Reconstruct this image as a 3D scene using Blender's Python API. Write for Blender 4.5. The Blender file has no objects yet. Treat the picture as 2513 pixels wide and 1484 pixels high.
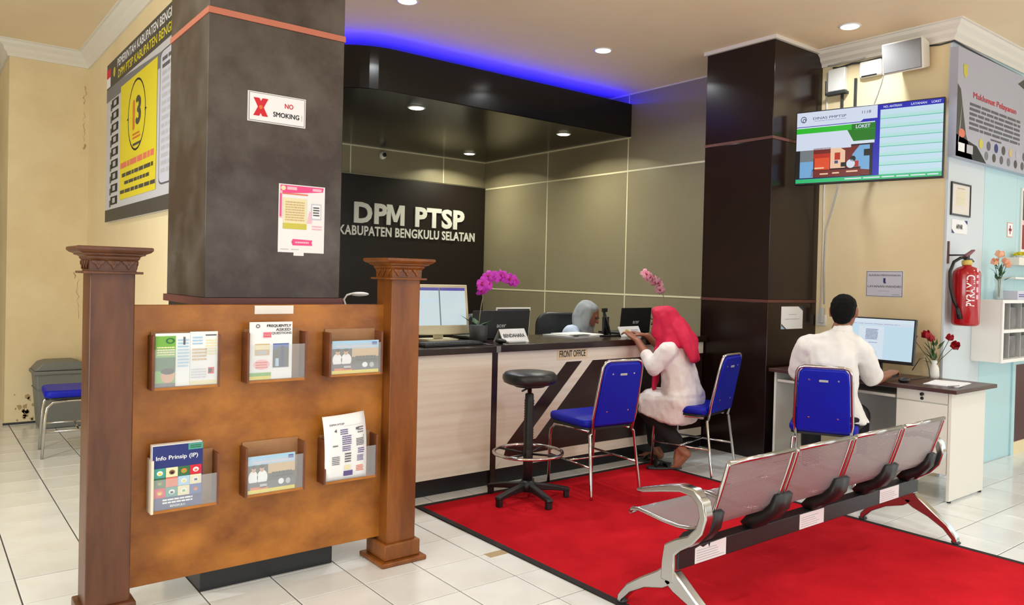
import bpy, bmesh, math, random
from mathutils import Vector, Matrix
random.seed(7)
SC = bpy.context.scene
COL = SC.collection
PI = math.pi
R = math.radians

# ------------------------------------------------------------------ camera
H_EYE = 1.35
YAW, PITCH, ROLL, FPX = .6742, -.01295, .0242, 1895.1
fwd = Vector((math.sin(YAW)*math.cos(PITCH), math.cos(YAW)*math.cos(PITCH), math.sin(PITCH)))
rt = Vector((math.cos(YAW), -math.sin(YAW), 0)); up = rt.cross(fwd)
rt2 = math.cos(ROLL)*rt + math.sin(ROLL)*up; up2 = -math.sin(ROLL)*rt + math.cos(ROLL)*up
cam_d = bpy.data.cameras.new('camera'); cam = bpy.data.objects.new('camera', cam_d); COL.objects.link(cam)
cam.matrix_world = Matrix(((rt2.x, up2.x, -fwd.x, 0), (rt2.y, up2.y, -fwd.y, 0), (rt2.z, up2.z, -fwd.z, H_EYE), (0, 0, 0, 1)))
cam_d.sensor_width = 36; cam_d.lens = 36*FPX/2513
cam_d.shift_x = -38.5/2513; cam_d.shift_y = -34.2/2513
cam_d.clip_start = .05; cam_d.clip_end = 60
SC.camera = cam

# ------------------------------------------------------------------ world, daylight, exposure
w = bpy.data.worlds.new('world'); SC.world = w; w.use_nodes = True
bg = w.node_tree.nodes['Background']; bg.inputs[0].default_value = (.80, .90, 1, 1); bg.inputs[1].default_value = 1.2
vs = SC.view_settings
vs.view_transform = 'Standard'; vs.look = 'None'; vs.exposure = -0.25; vs.gamma = 1; vs.use_curve_mapping = False

def area(name, loc, rot, sx, sy, power, col=(1, 1, 1)):
    d = bpy.data.lights.new(name, 'AREA'); d.shape = 'RECTANGLE'; d.size = sx; d.size_y = sy
    d.energy = power; d.color = col
    o = bpy.data.objects.new(name, d); COL.objects.link(o); o.location = loc; o.rotation_euler = rot
    return o
# daylight standing outside the shop-front glazing (behind the photographer) and outside the side windows
area('daylight_front', (4.2, -5.35, 1.6), (R(90), 0, 0), 7.6, 2.6, 165, (.83, .93, 1))
area('daylight_side', (9.95, -1.6, 1.6), (R(90), 0, R(90)), 5.4, 2.5, 75, (.83, .93, 1))
area('daylight_left', (-4.35, 1.6, 1.6), (R(90), 0, R(-90)), 5.0, 2.2, 330, (.87, .945, 1))

# ------------------------------------------------------------------ materials
def lin(c):
    out = []
    for v in c[:3]:
        v = v/255
        out.append(v/12.92 if v <= .04045 else ((v+.055)/1.055)**2.4)
    return (*out, 1)
MATS = {}
def mat(name, c, rough=.5, metal=0., spec=.5, c2=None, nscale=4., stretch=(1, 1, 1), detail=4., lo=.35, hi=.65,
        bump=0., bscale=40., emit=None, estr=1., trans=0., alpha=1., coat=0., rnd=0.):
    if name in MATS: return MATS[name]
    m = bpy.data.materials.new(name); m.use_nodes = True; MATS[name] = m
    nt = m.node_tree; b = nt.nodes['Principled BSDF']; L = nt.links
    b.inputs['Base Color'].default_value = lin(c); b.inputs['Roughness'].default_value = rough
    b.inputs['Metallic'].default_value = metal; b.inputs['Specular IOR Level'].default_value = spec
    b.inputs['Coat Weight'].default_value = coat; b.inputs['Coat Roughness'].default_value = .08
    if trans: b.inputs['Transmission Weight'].default_value = trans
    if alpha < 1: b.inputs['Alpha'].default_value = alpha
    tc = None
    def coords(st):
        t = nt.nodes.new('ShaderNodeTexCoord'); mp = nt.nodes.new('ShaderNodeMapping')
        mp.inputs['Scale'].default_value = st; L.new(t.outputs['Object'], mp.inputs['Vector']); return mp
    last = None
    if c2 is not None:
        mp = coords(stretch); n = nt.nodes.new('ShaderNodeTexNoise'); n.inputs['Scale'].default_value = nscale
        n.inputs['Detail'].default_value = detail; n.inputs['Roughness'].default_value = .62
        L.new(mp.outputs[0], n.inputs['Vector'])
        r = nt.nodes.new('ShaderNodeValToRGB'); r.color_ramp.elements[0].position = lo; r.color_ramp.elements[1].position = hi
        r.color_ramp.elements[0].color = lin(c); r.color_ramp.elements[1].color = lin(c2)
        L.new(n.outputs['Fac'], r.inputs[0]); last = r.outputs[0]
        L.new(last, b.inputs['Base Color'])
    if rnd:
        oi = nt.nodes.new('ShaderNodeObjectInfo'); hv = nt.nodes.new('ShaderNodeHueSaturation')
        mr = nt.nodes.new('ShaderNodeMapRange'); mr.inputs[3].default_value = 1-rnd; mr.inputs[4].default_value = 1+rnd
        L.new(oi.outputs['Random'], mr.inputs[0]); L.new(mr.outputs[0], hv.inputs['Value'])
        hv.inputs['Color'].default_value = lin(c)
        if last is not None: L.new(last, hv.inputs['Color'])
        L.new(hv.outputs[0], b.inputs['Base Color'])
    if bump:
        mp = coords((1, 1, 1)); n = nt.nodes.new('ShaderNodeTexNoise'); n.inputs['Scale'].default_value = bscale; n.inputs['Detail'].default_value = 3
        L.new(mp.outputs[0], n.inputs['Vector'])
        bp = nt.nodes.new('ShaderNodeBump'); bp.inputs['Strength'].default_value = bump; bp.inputs['Distance'].default_value = .01
        L.new(n.outputs['Fac'], bp.inputs['Height']); L.new(bp.outputs[0], b.inputs['Normal'])
    if emit is not None:
        b.inputs['Emission Color'].default_value = lin(emit); b.inputs['Emission Strength'].default_value = estr
    return m

M = {}
M['tile'] = mat('floor_tile_glaze', (234, 235, 232), .16, spec=.5, c2=(224, 223, 218), nscale=2.2, rnd=.045)
M['grout'] = mat('floor_grout', (86, 78, 70), .9)
M['ceil'] = mat('ceiling_paint', (247, 226, 190), .75, c2=(240, 217, 182), nscale=.7)
M['beige'] = mat('beige_wall_paint', (240, 221, 178), .65, c2=(233, 211, 166), nscale=1.1, bump=.05)
M['oldbeige'] = mat('stained_beige_paint', (242, 223, 180), .7, c2=(228, 207, 162), nscale=1.6, detail=8, bump=.08, bscale=18)
M['cream'] = mat('cream_trim_paint', (232, 226, 214), .5)
M['pale'] = mat('pale_grey_board', (208, 217, 222), .45)
M['paleblue'] = mat('pale_blue_board', (188, 222, 228), .4)
M['alc'] = mat('taupe_composite_panel', (156, 147, 120), .36, metal=.2, c2=(149, 139, 113), nscale=.8)
M['strip'] = mat('cream_joint_strip', (226, 220, 186), .4)
M['blackgloss'] = mat('black_gloss_laminate', (17, 17, 18), .17, spec=.5)
M['blackwood'] = mat('black_ceiling_laminate', (22, 19, 15), .22, spec=.45, c2=(30, 25, 18), nscale=3, stretch=(1, 8, 1))
M['darkpanel'] = mat('dark_sign_laminate', (23, 14, 11), .4)
M['pillarfront'] = mat('brown_cladding_grey_sheen', (58, 45, 37), .40, c2=(98, 90, 83), nscale=2.3, detail=8, lo=.44, hi=.70, spec=.45, bump=.06, bscale=9)  # grey mottle puts blotchy reflections into the brown colour
M['pillardark'] = mat('dark_brown_cladding', (33, 18, 15), .22, spec=.4, c2=(29, 16, 13), nscale=1.2)
M['copper'] = mat('copper_joint_strip', (196, 116, 92), .45)
M['maroonstrip'] = mat('maroon_joint_strip', (96, 52, 44), .5)
M['plinth'] = mat('black_plinth', (30, 32, 35), .35)
M['wood'] = mat('varnished_plywood', (124, 66, 14), .40, c2=(186, 118, 42), nscale=3.4, stretch=(1, 1, 1.5), detail=8, lo=.30, hi=.66, coat=.08, spec=.4)
M['woodcol'] = mat('varnished_timber', (76, 41, 22), .38, c2=(106, 63, 36), nscale=4, stretch=(3, 3, .6), detail=7, coat=.08, spec=.4)
M['woodcolr'] = mat('varnished_timber_honey', (106, 55, 16), .38, c2=(142, 82, 28), nscale=4, stretch=(3, 3, .6), detail=7, coat=.08, spec=.4)
M['woodrack'] = mat('rack_timber', (98, 52, 28), .4, c2=(122, 70, 40), nscale=5, stretch=(1, 1, 3))
M['woodlight'] = mat('rack_inner_ply', (176, 132, 90), .5, c2=(160, 112, 72), nscale=6)
M['whitewood'] = mat('cream_painted_side', (232, 218, 196), .5)
M['clear'] = mat('clear_acrylic', (236, 242, 245), .05, spec=.5, alpha=.16)
M['laminate'] = mat('pale_oak_laminate', (247, 240, 224), .42, c2=(235, 224, 204), nscale=3, stretch=(.25, 1, 9), detail=5)
M['wenge'] = mat('wenge_laminate', (52, 34, 27), .28, c2=(42, 26, 20), nscale=3, stretch=(.4, 1, 8))
M['countertop'] = mat('dark_counter_top', (50, 33, 25), .22, spec=.45, c2=(40, 26, 20), nscale=2, stretch=(.4, 5, 1))
M['carpet'] = mat('red_carpet_pile', (206, 26, 38), .95, spec=.1, c2=(170, 10, 24), nscale=1.4, detail=6, bump=.25, bscale=220)
M['binding'] = mat('black_carpet_binding', (24, 16, 15), .8)
M['chrome'] = mat('chrome', (206, 204, 203), .13, metal=1)
M['cast'] = mat('cast_aluminium', (190, 190, 188), .2, metal=1)
M['blue'] = mat('blue_vinyl', (6, 24, 176), .48, spec=.3, c2=(4, 18, 158), nscale=3)
M['blackplastic'] = mat('black_plastic', (26, 27, 28), .45)
M['blackleather'] = mat('black_leatherette', (30, 31, 32), .38, bump=.05)
M['black'] = mat('black_satin', (16, 16, 17), .4)
M['dgrey'] = mat('dark_grey_plastic', (58, 60, 62), .5)
M['grey'] = mat('grey_plastic', (120, 122, 122), .5)
M['lgrey'] = mat('light_grey_plastic', (186, 188, 186), .5)
M['bin'] = mat('grey_bin_plastic', (116, 118, 114), .5)
M['white'] = mat('white_paint', (236, 234, 228), .45)
M['desk'] = mat('white_melamine', (228, 224, 213), .4)
M['desktop'] = mat('dark_red_brown_top', (74, 44, 40), .3, c2=(62, 35, 32), nscale=2, stretch=(4, .5, 1))
M['paper'] = mat('white_paper', (240, 240, 240), .7)
M['paperw'] = mat('warm_white_paper', (238, 232, 224), .7)
M['cream_pl'] = mat('cream_plastic', (236, 226, 190), .4)
M['letter'] = mat('silver_letter', (226, 226, 220), .35, metal=.15)
M['skin'] = mat('skin', (164, 106, 78), .5, c2=(150, 94, 68), nscale=6)
M['skin2'] = mat('skin_tan', (150, 96, 66), .5, c2=(136, 84, 58), nscale=6)
M['hair'] = mat('black_hair', (12, 10, 10), .8, spec=.15, bump=.4, bscale=160)
M['shirtw'] = mat('white_shirt_cotton', (234, 231, 226), .8, bump=.3, bscale=22)
M['tunic'] = mat('pale_pink_linen', (246, 240, 237), .85, c2=(240, 231, 227), nscale=14, bump=.35, bscale=26)
M['hijabpink'] = mat('rose_red_scarf', (220, 22, 74), .7, c2=(206, 14, 62), nscale=3, bump=.12, bscale=16)
M['hijabgrey'] = mat('grey_scarf', (158, 164, 164), .75, c2=(146, 152, 152), nscale=4, bump=.12, bscale=16)
M['bluecloth'] = mat('pale_blue_cotton', (196, 210, 228), .8)
M['blackcloth'] = mat('black_trouser_cloth', (19, 17, 18), .8)
M['led'] = mat('blue_led', (20, 10, 255), .5, emit=(16, 6, 255), estr=60)
M['bulbc'] = mat('cool_lamp_lens', (255, 255, 255), .5, emit=(255, 252, 246), estr=9)
M['bulbw'] = mat('warm_lamp_lens', (255, 250, 220), .5, emit=(255, 246, 205), estr=7)
M['ring'] = mat('downlight_ring', (238, 234, 226), .4)
M['glass'] = mat('window_glass', (240, 248, 250), .02, alpha=.08)
M['vase'] = mat('clear_vase_glass', (214, 226, 222), .05, alpha=.35)
M['maroon'] = mat('maroon_door', (74, 26, 42), .4)
M['darkdoor'] = mat('dark_brown_door', (44, 26, 20), .45)
M['red'] = mat('extinguisher_red', (172, 14, 26), .22, coat=.4)
M['brass'] = mat('yellow_brass', (214, 190, 96), .4)
M['leaf'] = mat('leaf_green', (58, 92, 46), .5, c2=(40, 70, 34), nscale=20)
M['stem'] = mat('pale_stem', (150, 146, 112), .6)
M['orchid'] = mat('magenta_petal', (196, 26, 190), .6, c2=(226, 70, 214), nscale=30)
M['orchidp'] = mat('pink_petal', (240, 190, 200), .6, c2=(222, 120, 146), nscale=40)
M['orchidc'] = mat('dark_pink_lip', (190, 40, 86), .6)
M['redpetal'] = mat('red_petal', (176, 18, 34), .55, c2=(146, 10, 24), nscale=20)
M['tulip'] = mat('salmon_petal', (240, 150, 126), .55, c2=(246, 196, 150), nscale=14)
def flat(name, c, rough=.6): return mat('print_'+name, c, rough)
K = {n: flat(n, c) for n, c in dict(black=(22, 22, 24), grey=(120, 120, 124), lgrey=(188, 188, 194), mgrey=(92, 92, 98), red=(212, 30, 50), orange=(226, 120, 50),
     yellow=(232, 214, 44), navy=(34, 46, 116), blue=(60, 92, 170), sky=(168, 206, 232), green=(116, 178, 72), dgreen=(52, 108, 62), teal=(72, 156, 142), pink=(238, 78, 140),
     ppink=(246, 190, 204), cream=(236, 226, 182), olive=(206, 196, 80), brown=(140, 96, 64), purple=(96, 84, 142), white=(244, 244, 246), salmon=(228, 122, 96), tan=(208, 178, 130),
     slate=(74, 72, 66), lilac=(206, 206, 220), dred=(150, 26, 30), skin=(208, 160, 128)).items()}
def glow(name, c, s=1.0): return mat('screen_'+name, (8, 8, 8), .25, emit=c, estr=s)
G = {n: glow(n, c) for n, c in dict(white=(222, 232, 250), mint=(186, 236, 232), line=(92, 196, 170), blue=(16, 26, 184), green=(36, 196, 44), dgreen=(6, 124, 12), red=(196, 42, 22),
     dred=(120, 30, 22), cream=(250, 206, 170), sky=(120, 178, 226), black=(14, 8, 12), emerald=(40, 196, 116), text=(70, 74, 120), pale=(206, 234, 250), doc=(226, 240, 252), ink=(120, 140, 170),
     violet=(96, 90, 168), ice=(214, 230, 234), orange=(236, 80, 36), grey=(120, 128, 134)).items()}

# ------------------------------------------------------------------ mesh helpers
def tag(o, label=None, cat=None, group=None, kind=None):
    if label: o['label'] = label
    if cat: o['category'] = cat
    if group: o['group'] = group
    if kind: o['kind'] = kind
    return o
def T(name, label, cat, loc=(0, 0, 0), rz=0, group=None):
    o = bpy.data.objects.new(name, None); COL.objects.link(o); o.empty_display_size = .1
    o.location = loc; o.rotation_euler = (0, 0, rz)
    return tag(o, label, cat, group)
def link(name, me, parent=None, loc=None, rz=0):
    o = bpy.data.objects.new(name, me); COL.objects.link(o)
    if parent: o.parent = parent
    if loc: o.location = loc
    if rz: o.rotation_euler = (0, 0, rz)
    return o
class MB:
    def __init__(s): s.v = []; s.f = []; s.m = []; s.s = []
    def add(s, V, F, m=0, sm=False):
        b = len(s.v); s.v += [tuple(p) for p in V]
        for f in F: s.f.append([b+i for i in f]); s.m.append(m); s.s.append(sm)
        return s
    def box(s, x0, y0, z0, x1, y1, z1, m=0):
        return s.add([(x0, y0, z0), (x1, y0, z0), (x1, y1, z0), (x0, y1, z0), (x0, y0, z1), (x1, y0, z1), (x1, y1, z1), (x0, y1, z1)],
                     [(0, 3, 2, 1), (4, 5, 6, 7), (0, 1, 5, 4), (1, 2, 6, 5), (2, 3, 7, 6), (3, 0, 4, 7)], m)
    def cbox(s, c, d, m=0, rot=None):
        a = MB().box(-d[0]/2, -d[1]/2, -d[2]/2, d[0]/2, d[1]/2, d[2]/2)
        Rm = rot or Matrix.Identity(3)
        return s.add([Vector(c)+Rm@Vector(p) for p in a.v], a.f, m)
    def prism(s, poly, a, b, axis='y', m=0, sm=False):
        n = len(poly)
        def P(p, t):
            return (p[0], t, p[1]) if axis == 'y' else (t, p[0], p[1]) if axis == 'x' else (p[0], p[1], t)
        V = [P(p, a) for p in poly]+[P(p, b) for p in poly]
        F = [list(range(n))[::-1], list(range(n, 2*n))]
        s.add(V, F, m); base = len(s.v)-2*n
        for i in range(n):
            j = (i+1) % n; s.f.append([base+i, base+j, base+n+j, base+n+i]); s.m.append(m); s.s.append(sm)
        return s
    def tube(s, pts, r, seg=8, closed=False, m=0):
        pts = [Vector(p) for p in pts]; n = len(pts); rr = r if isinstance(r, (list, tuple)) else [r]*n
        V = []; u = None
        for i, p in enumerate(pts):
            a = pts[i-1] if (i > 0 or closed) else p; b = pts[(i+1) % n] if (i < n-1 or closed) else p
            t = (b-a).normalized()
            if u is None:
                u = Vector((0, 0, 1)) if abs(t.z) < .9 else Vector((1, 0, 0))
            u = (u-t*u.dot(t)); u = u.normalized() if u.length > 1e-6 else t.orthogonal().normalized()
            w_ = t.cross(u)
            V += [p+rr[i]*(math.cos(2*PI*k/seg)*u+math.sin(2*PI*k/seg)*w_) for k in range(seg)]
        F = []
        for i in range(n if closed else n-1):
            j = (i+1) % n
            for k in range(seg): F.append([i*seg+k, i*seg+(k+1) % seg, j*seg+(k+1) % seg, j*seg+k])
        s.add(V, F, m, True)
        if not closed:
            b = len(s.v)-n*seg
            s.f += [[b+k for k in range(seg)][::-1], [b+(n-1)*seg+k for k in range(seg)]]; s.m += [m, m]; s.s += [False, False]
        return s
    def lathe(s, prof, c=(0, 0, 0), seg=24, m=0):
        V = []; n = len(prof)
        for r, z in prof: V += [(c[0]+r*math.cos(2*PI*k/seg), c[1]+r*math.sin(2*PI*k/seg), c[2]+z) for k in range(seg)]
        F = [[i*seg+k, i*seg+(k+1) % seg, (i+1)*seg+(k+1) % seg, (i+1)*seg+k] for i in range(n-1) for k in range(seg)]
        s.add(V, F, m, True); b = len(s.v)-n*seg
        s.f += [[b+k for k in range(seg)][::-1], [b+(n-1)*seg+k for k in range(seg)]]; s.m += [m, m]; s.s += [False, False]
        return s
    def ell(s, c, r, m=0, seg=14, rings=8, rot=None):
        Rm = rot or Matrix.Identity(3); V = []
        for i in range(rings+1):
            th = PI*i/rings
            V += [Vector(c)+Rm@Vector((r[0]*math.sin(th)*math.cos(2*PI*k/seg), r[1]*math.sin(th)*math.sin(2*PI*k/seg), r[2]*math.cos(th))) for k in range(seg)]
        F = [[i*seg+k, (i+1)*seg+k, (i+1)*seg+(k+1) % seg, i*seg+(k+1) % seg] for i in range(rings) for k in range(seg)]
        return s.add(V, F, m, True)
    def ribbon(s, path, th, x0, x1, m=0):     # path in (y,z), thickness th (scalar/list), extruded x0..x1
        n = len(path); t = th if isinstance(th, (list, tuple)) else [th]*n
        L = []; Rr = []
        for i in range(n):
            a = Vector(path[max(i-1, 0)]); b = Vector(path[min(i+1, n-1)]); d = (b-a).normalized(); nn = Vector((-d.y, d.x))
            p = Vector(path[i]); L.append(p+nn*t[i]/2); Rr.append(p-nn*t[i]/2)
        V = [(x0, p.x, p.y) for p in L]+[(x0, p.x, p.y) for p in Rr]+[(x1, p.x, p.y) for p in L]+[(x1, p.x, p.y) for p in Rr]
        F = []
        for i in range(n-1):
            F += [[i, i+1, n+i+1, n+i], [2*n+i, 3*n+i, 3*n+i+1, 2*n+i+1], [i, 2*n+i, 2*n+i+1, i+1], [n+i, n+i+1, 3*n+i+1, 3*n+i]]
        F += [[0, n, 3*n, 2*n], [n-1, 3*n-1, 4*n-1, 2*n-1]]
        return s.add(V, F, m, True)
    def mesh(s, name, mats):
        me = bpy.data.meshes.new(name); me.from_pydata(s.v, [], s.f)
        for k in (mats if isinstance(mats, (list, tuple)) else [mats]): me.materials.append(k)
        me.polygons.foreach_set('material_index', s.m); me.polygons.foreach_set('use_smooth', s.s)
        bm = bmesh.new(); bm.from_mesh(me); bmesh.ops.recalc_face_normals(bm, faces=bm.faces); bm.to_mesh(me); bm.free()
        me.update(); return me
    def build(s, name, mats, parent=None, loc=None, rz=0, bevel=0, seg=2):
        o = link(name, s.mesh(name, mats), parent, loc, rz)
        if bevel:
            b = o.modifiers.new('bevel', 'BEVEL'); b.width = bevel; b.segments = seg; b.limit_method = 'ANGLE'; b.angle_limit = R(40)
            o.data.polygons.foreach_set('use_smooth', [True]*len(o.data.polygons))
            try: o.data.set_sharp_from_angle(angle=R(40))
            except Exception: pass
        return o
def struct(o): o['kind'] = 'structure'; return o
def copy_tree(o, parent=None):
    c = o.copy(); COL.objects.link(c)
    if parent: c.parent = parent
    for ch in [x for x in bpy.data.objects if x.parent == o]: copy_tree(ch, c)
    return c
def rrect(x0, z0, x1, z1, r, n=5):
    out = []
    for cx, cz, a in ((x1-r, z1-r, 0), (x0+r, z1-r, 90), (x0+r, z0+r, 180), (x1-r, z0+r, 270)):
        out += [(cx+r*math.cos(R(a+90*k/n)), cz+r*math.sin(R(a+90*k/n))) for k in range(n+1)]
    return out
TXT = {}
TMP = bpy.data.scenes.new('workbench')
def baked(o):
    TMP.collection.objects.link(o); vl = TMP.view_layers[0]; vl.update(); dg = vl.depsgraph; dg.update()
    me = bpy.data.meshes.new_from_object(o.evaluated_get(dg)); bpy.data.objects.remove(o); return me
def text_raw(s, bold=0., solid=False, space=1.):
    key = (s, bold, solid)
    if key in TXT: return TXT[key]
    if bold and not solid:          # flat print: strike the glyphs several times side by side
        V0, F0 = text_raw(s); V = []; F = []
        for dx, dy in ((0, 0), (bold, 0), (-bold, 0), (0, bold*.7), (0, -bold*.7)):
            b = len(V); V += [(v[0]+dx, v[1]+dy, 1e-4*(b//max(1, len(V0)))) for v in V0]; F += [tuple(b+i for i in f) for f in F0]
        TXT[key] = (V, F); return TXT[key]
    if s == 'M' and solid:
        V = [(x*.82, y*.72, 0) for x, y in ((0, 0), (0, 1), (.30, 1), (.5, .44), (.70, 1), (1, 1), (1, 0), (.77, 0), (.77, .66), (.59, .16), (.41, .16), (.23, .66), (.23, 0))]
        TXT[key] = (V, [tuple(range(len(V)))]); return TXT[key]
    cu = bpy.data.curves.new('t', 'FONT'); cu.body = s; cu.size = 1; cu.offset = bold; cu.resolution_u = 3; cu.space_character = space
    me = baked(bpy.data.objects.new('t', cu))
    V = [tuple(v.co) for v in me.vertices]; F = [tuple(p.vertices) for p in me.polygons]
    bpy.data.curves.remove(cu); bpy.data.meshes.remove(me)
    TXT[key] = (V, F); return TXT[key]
def text_into(mb, s, x, z, h, width=None, y=-.001, m=0, align='c', bold=0., depth=0, rot=0):
    V, F = text_raw(s, bold, depth > 0)
    if not V: return
    x0 = min(v[0] for v in V); x1 = max(v[0] for v in V); z0 = min(v[1] for v in V); z1 = max(v[1] for v in V)
    sz = h/(z1-z0); sx = width/(x1-x0) if width else sz
    wd = (x1-x0)*sx; ox = {'c': -wd/2, 'l': 0, 'r': -wd}[align]
    P = []
    for v in V:
        a = (v[0]-x0)*sx+ox; b = (v[1]-z0)*sz-h/2
        if rot: a, b = a*math.cos(rot)-b*math.sin(rot), a*math.sin(rot)+b*math.cos(rot)
        P.append((x+a, z+b, v[2]))
    mb.add([(p[0], y-p[2], p[1]) for p in P], F, m)
    if depth:
        n = len(P); ed = {}
        for f in F:
            for i in range(len(f)):
                e = (f[i], f[(i+1) % len(f)]); k = (min(e), max(e)); ed[k] = ed.get(k, 0)+1
        mb.add([(p[0], y, p[1]) for p in P]+[(p[0], y+depth, p[1]) for p in P], [[a, b, n+b, n+a] for (a, b), c in ed.items() if c == 1], m)
def printed(parent, w_, h_, items, y0=0., name='print', cx=0., cz=0.):
    """flat print on a sheet of w x h centred on (cx,cz), sheet face at local y=y0, looking along -y"""
    mats = []; mb = MB()
    def mi(k):
        if k not in mats: mats.append(k)
        return mats.index(k)
    U = lambda u: cx+(u-.5)*w_
    Vv = lambda v: cz+(v-.5)*h_
    for it in items:
        k, lay = it[0], it[1]; y = y0-.0006-.0005*lay
        if k == 'r':
            _, _, a, b, c, d, mt = it; mb.add([(U(a), y, Vv(b)), (U(c), y, Vv(b)), (U(c), y, Vv(d)), (U(a), y, Vv(d))], [(0, 1, 2, 3)], mi(mt))
        elif k == 'p':
            _, _, pl, mt = it; mb.add([(U(a), y, Vv(b)) for a, b in pl], [tuple(range(len(pl)))], mi(mt))
        elif k == 'c':      # ellipse u,v,ru,rv (fractions), inner factor
            _, _, u, v, ru, rv, inn, mt = it; n = 28
            o_ = [(U(u+ru*math.cos(2*PI*i/n)), y, Vv(v+rv*math.sin(2*PI*i/n))) for i in range(n)]
            if inn: mb.add(o_+[(U(u+inn*ru*math.cos(2*PI*i/n)), y, Vv(v+inn*rv*math.sin(2*PI*i/n))) for i in range(n)], [(i, (i+1) % n, n+(i+1) % n, n+i) for i in range(n)], mi(mt))
            else: mb.add(o_, [tuple(range(n))], mi(mt))
        elif k == 't':      # text u,v,height(fraction of h),width(fraction of w or None),mat,align,bold
            _, _, tx, u, v, hh, ww, mt = it[:8]; al = it[8] if len(it) > 8 else 'c'; bo = it[9] if len(it) > 9 else 0; ro = it[10] if len(it) > 10 else 0
            text_into(mb, tx, U(u), Vv(v), hh*h_, ww*w_ if ww else None, y, mi(mt), al, bo, 0, ro)
        elif k == 'l':      # blurred text lines: u0,v0,u1,v1,n
            _, _, a, b, c, d, n, mt = it; rr_ = random.Random(int(a*1000+b*7919+n))
            for i in range(n):
                vv0 = d-(d-b)*(i+.8)/n; vv1 = d-(d-b)*(i+.25)/n; uu = a
                while uu < c-.01:
                    e = min(c, uu+(c-a)*rr_.uniform(.06, .2)); mb.add([(U(uu), y, Vv(vv0)), (U(e), y, Vv(vv0)), (U(e), y, Vv(vv1)), (U(uu), y, Vv(vv1))], [(0, 1, 2, 3)], mi(mt)); uu = e+(c-a)*.02
    if not mb.v: return None
    return mb.build(name, mats, parent)
def poster(name, label, cat, loc, rz, w_, h_, items, sheet=None, th=.003, frame=None, fw=.012, group=None, tab=None):
    t = T(name, label, cat, loc, rz, group)
    b = MB().box(-w_/2, -th, -h_/2, w_/2, 0, h_/2)
    if tab: b.box(tab[0], -th*.7, -h_/2-tab[2], tab[1], -.0002, -h_/2)
    b.build('sheet', sheet or M['paper'], t)
    if frame:
        f = MB()
        for a, b_, c, d in ((-w_/2-fw, -h_/2-fw, w_/2+fw, -h_/2), (-w_/2-fw, h_/2, w_/2+fw, h_/2+fw), (-w_/2-fw, -h_/2, -w_/2, h_/2), (w_/2, -h_/2, w_/2+fw, h_/2)): f.box(a, -th-.006, b_, c, 0, d)
        f.build('frame', frame, t)
    printed(t, w_, h_, items, -th)
    return t
# ================================================================== THE ROOM
ZC = 3.247
XL, XR, YF, YB = -4.0, 9.6, -5.0, 10.0
TP, TX, TY = .2995, 2.1611, 3.0439           # tile pitch and a grout crossing
# ---- floor and its tiles
floor = struct(MB().box(XL, YF, -.08, XR, YB, -.006).build('floor', M['grout']))
def project(p):
    v = Vector(p)-Vector((0, 0, H_EYE)); d = v.dot(fwd)
    if d < .3: return None
    return (1256.5+38.5+FPX*v.dot(rt2)/d, 742-34.2-FPX*v.dot(up2)/d, d)
g_ = .003
tile_me = None
def tile_mb(x, y):
    a, b = TP/2-g_, TP/2-g_-.0018
    t = MB()
    V = [(x-a, y-a, -.0055), (x+a, y-a, -.0055), (x+a, y+a, -.0055), (x-a, y+a, -.0055), (x-a, y-a, -.0014), (x+a, y-a, -.0014), (x+a, y+a, -.0014), (x-a, y+a, -.0014),
         (x-b, y-b, 0), (x+b, y-b, 0), (x+b, y+b, 0), (x-b, y+b, 0)]
    F = [(8, 9, 10, 11)]+[(i, (i+1) % 4, 4+(i+1) % 4, 4+i) for i in range(4)]+[(4+i, 4+(i+1) % 4, 8+(i+1) % 4, 8+i) for i in range(4)]
    t.add(V, F); return t
cells = []
for i in range(-22, 26):
    for j in range(-28, 25):
        x, y = TX+(i+.5)*TP, TY+(j+.5)*TP
        if XL+.15 < x < XR-.15 and YF+.15 < y < YB-.15: cells.append((x, y))
def tile_rank(c):
    q = project((c[0], c[1], 0)); x, y = c
    if q is None or not (-60 < q[0] < 2573 and 700 < q[1] < 1570): return 1e6
    if 2.45 < x < 4.1 and 1.0 < y < 3.8: return 1e5+q[2]      # under the carpet
    if x > 2.0 and y > 4.1: return 1e5+q[2]                    # behind the counter
    if x > 5.9 and y > 2.5: return 1e5+q[2]
    if .96 < x < 1.5 and 3.4 < y < 3.9: return 1e5+q[2]
    return q[2]
cells.sort(key=tile_rank)
tile_me = tile_mb(0, 0).mesh('tile', M['tile'])
for x, y in cells[:300]:
    o = link('tile', tile_me, floor, (x, y, random.uniform(-.0004, .0003)))
rest = MB()
for x, y in cells[300:]:
    q = tile_mb(x, y); rest.add(q.v, q.f)
o = rest.build('tile_field', M['tile'], floor); o['kind'] = 'stuff'

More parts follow.
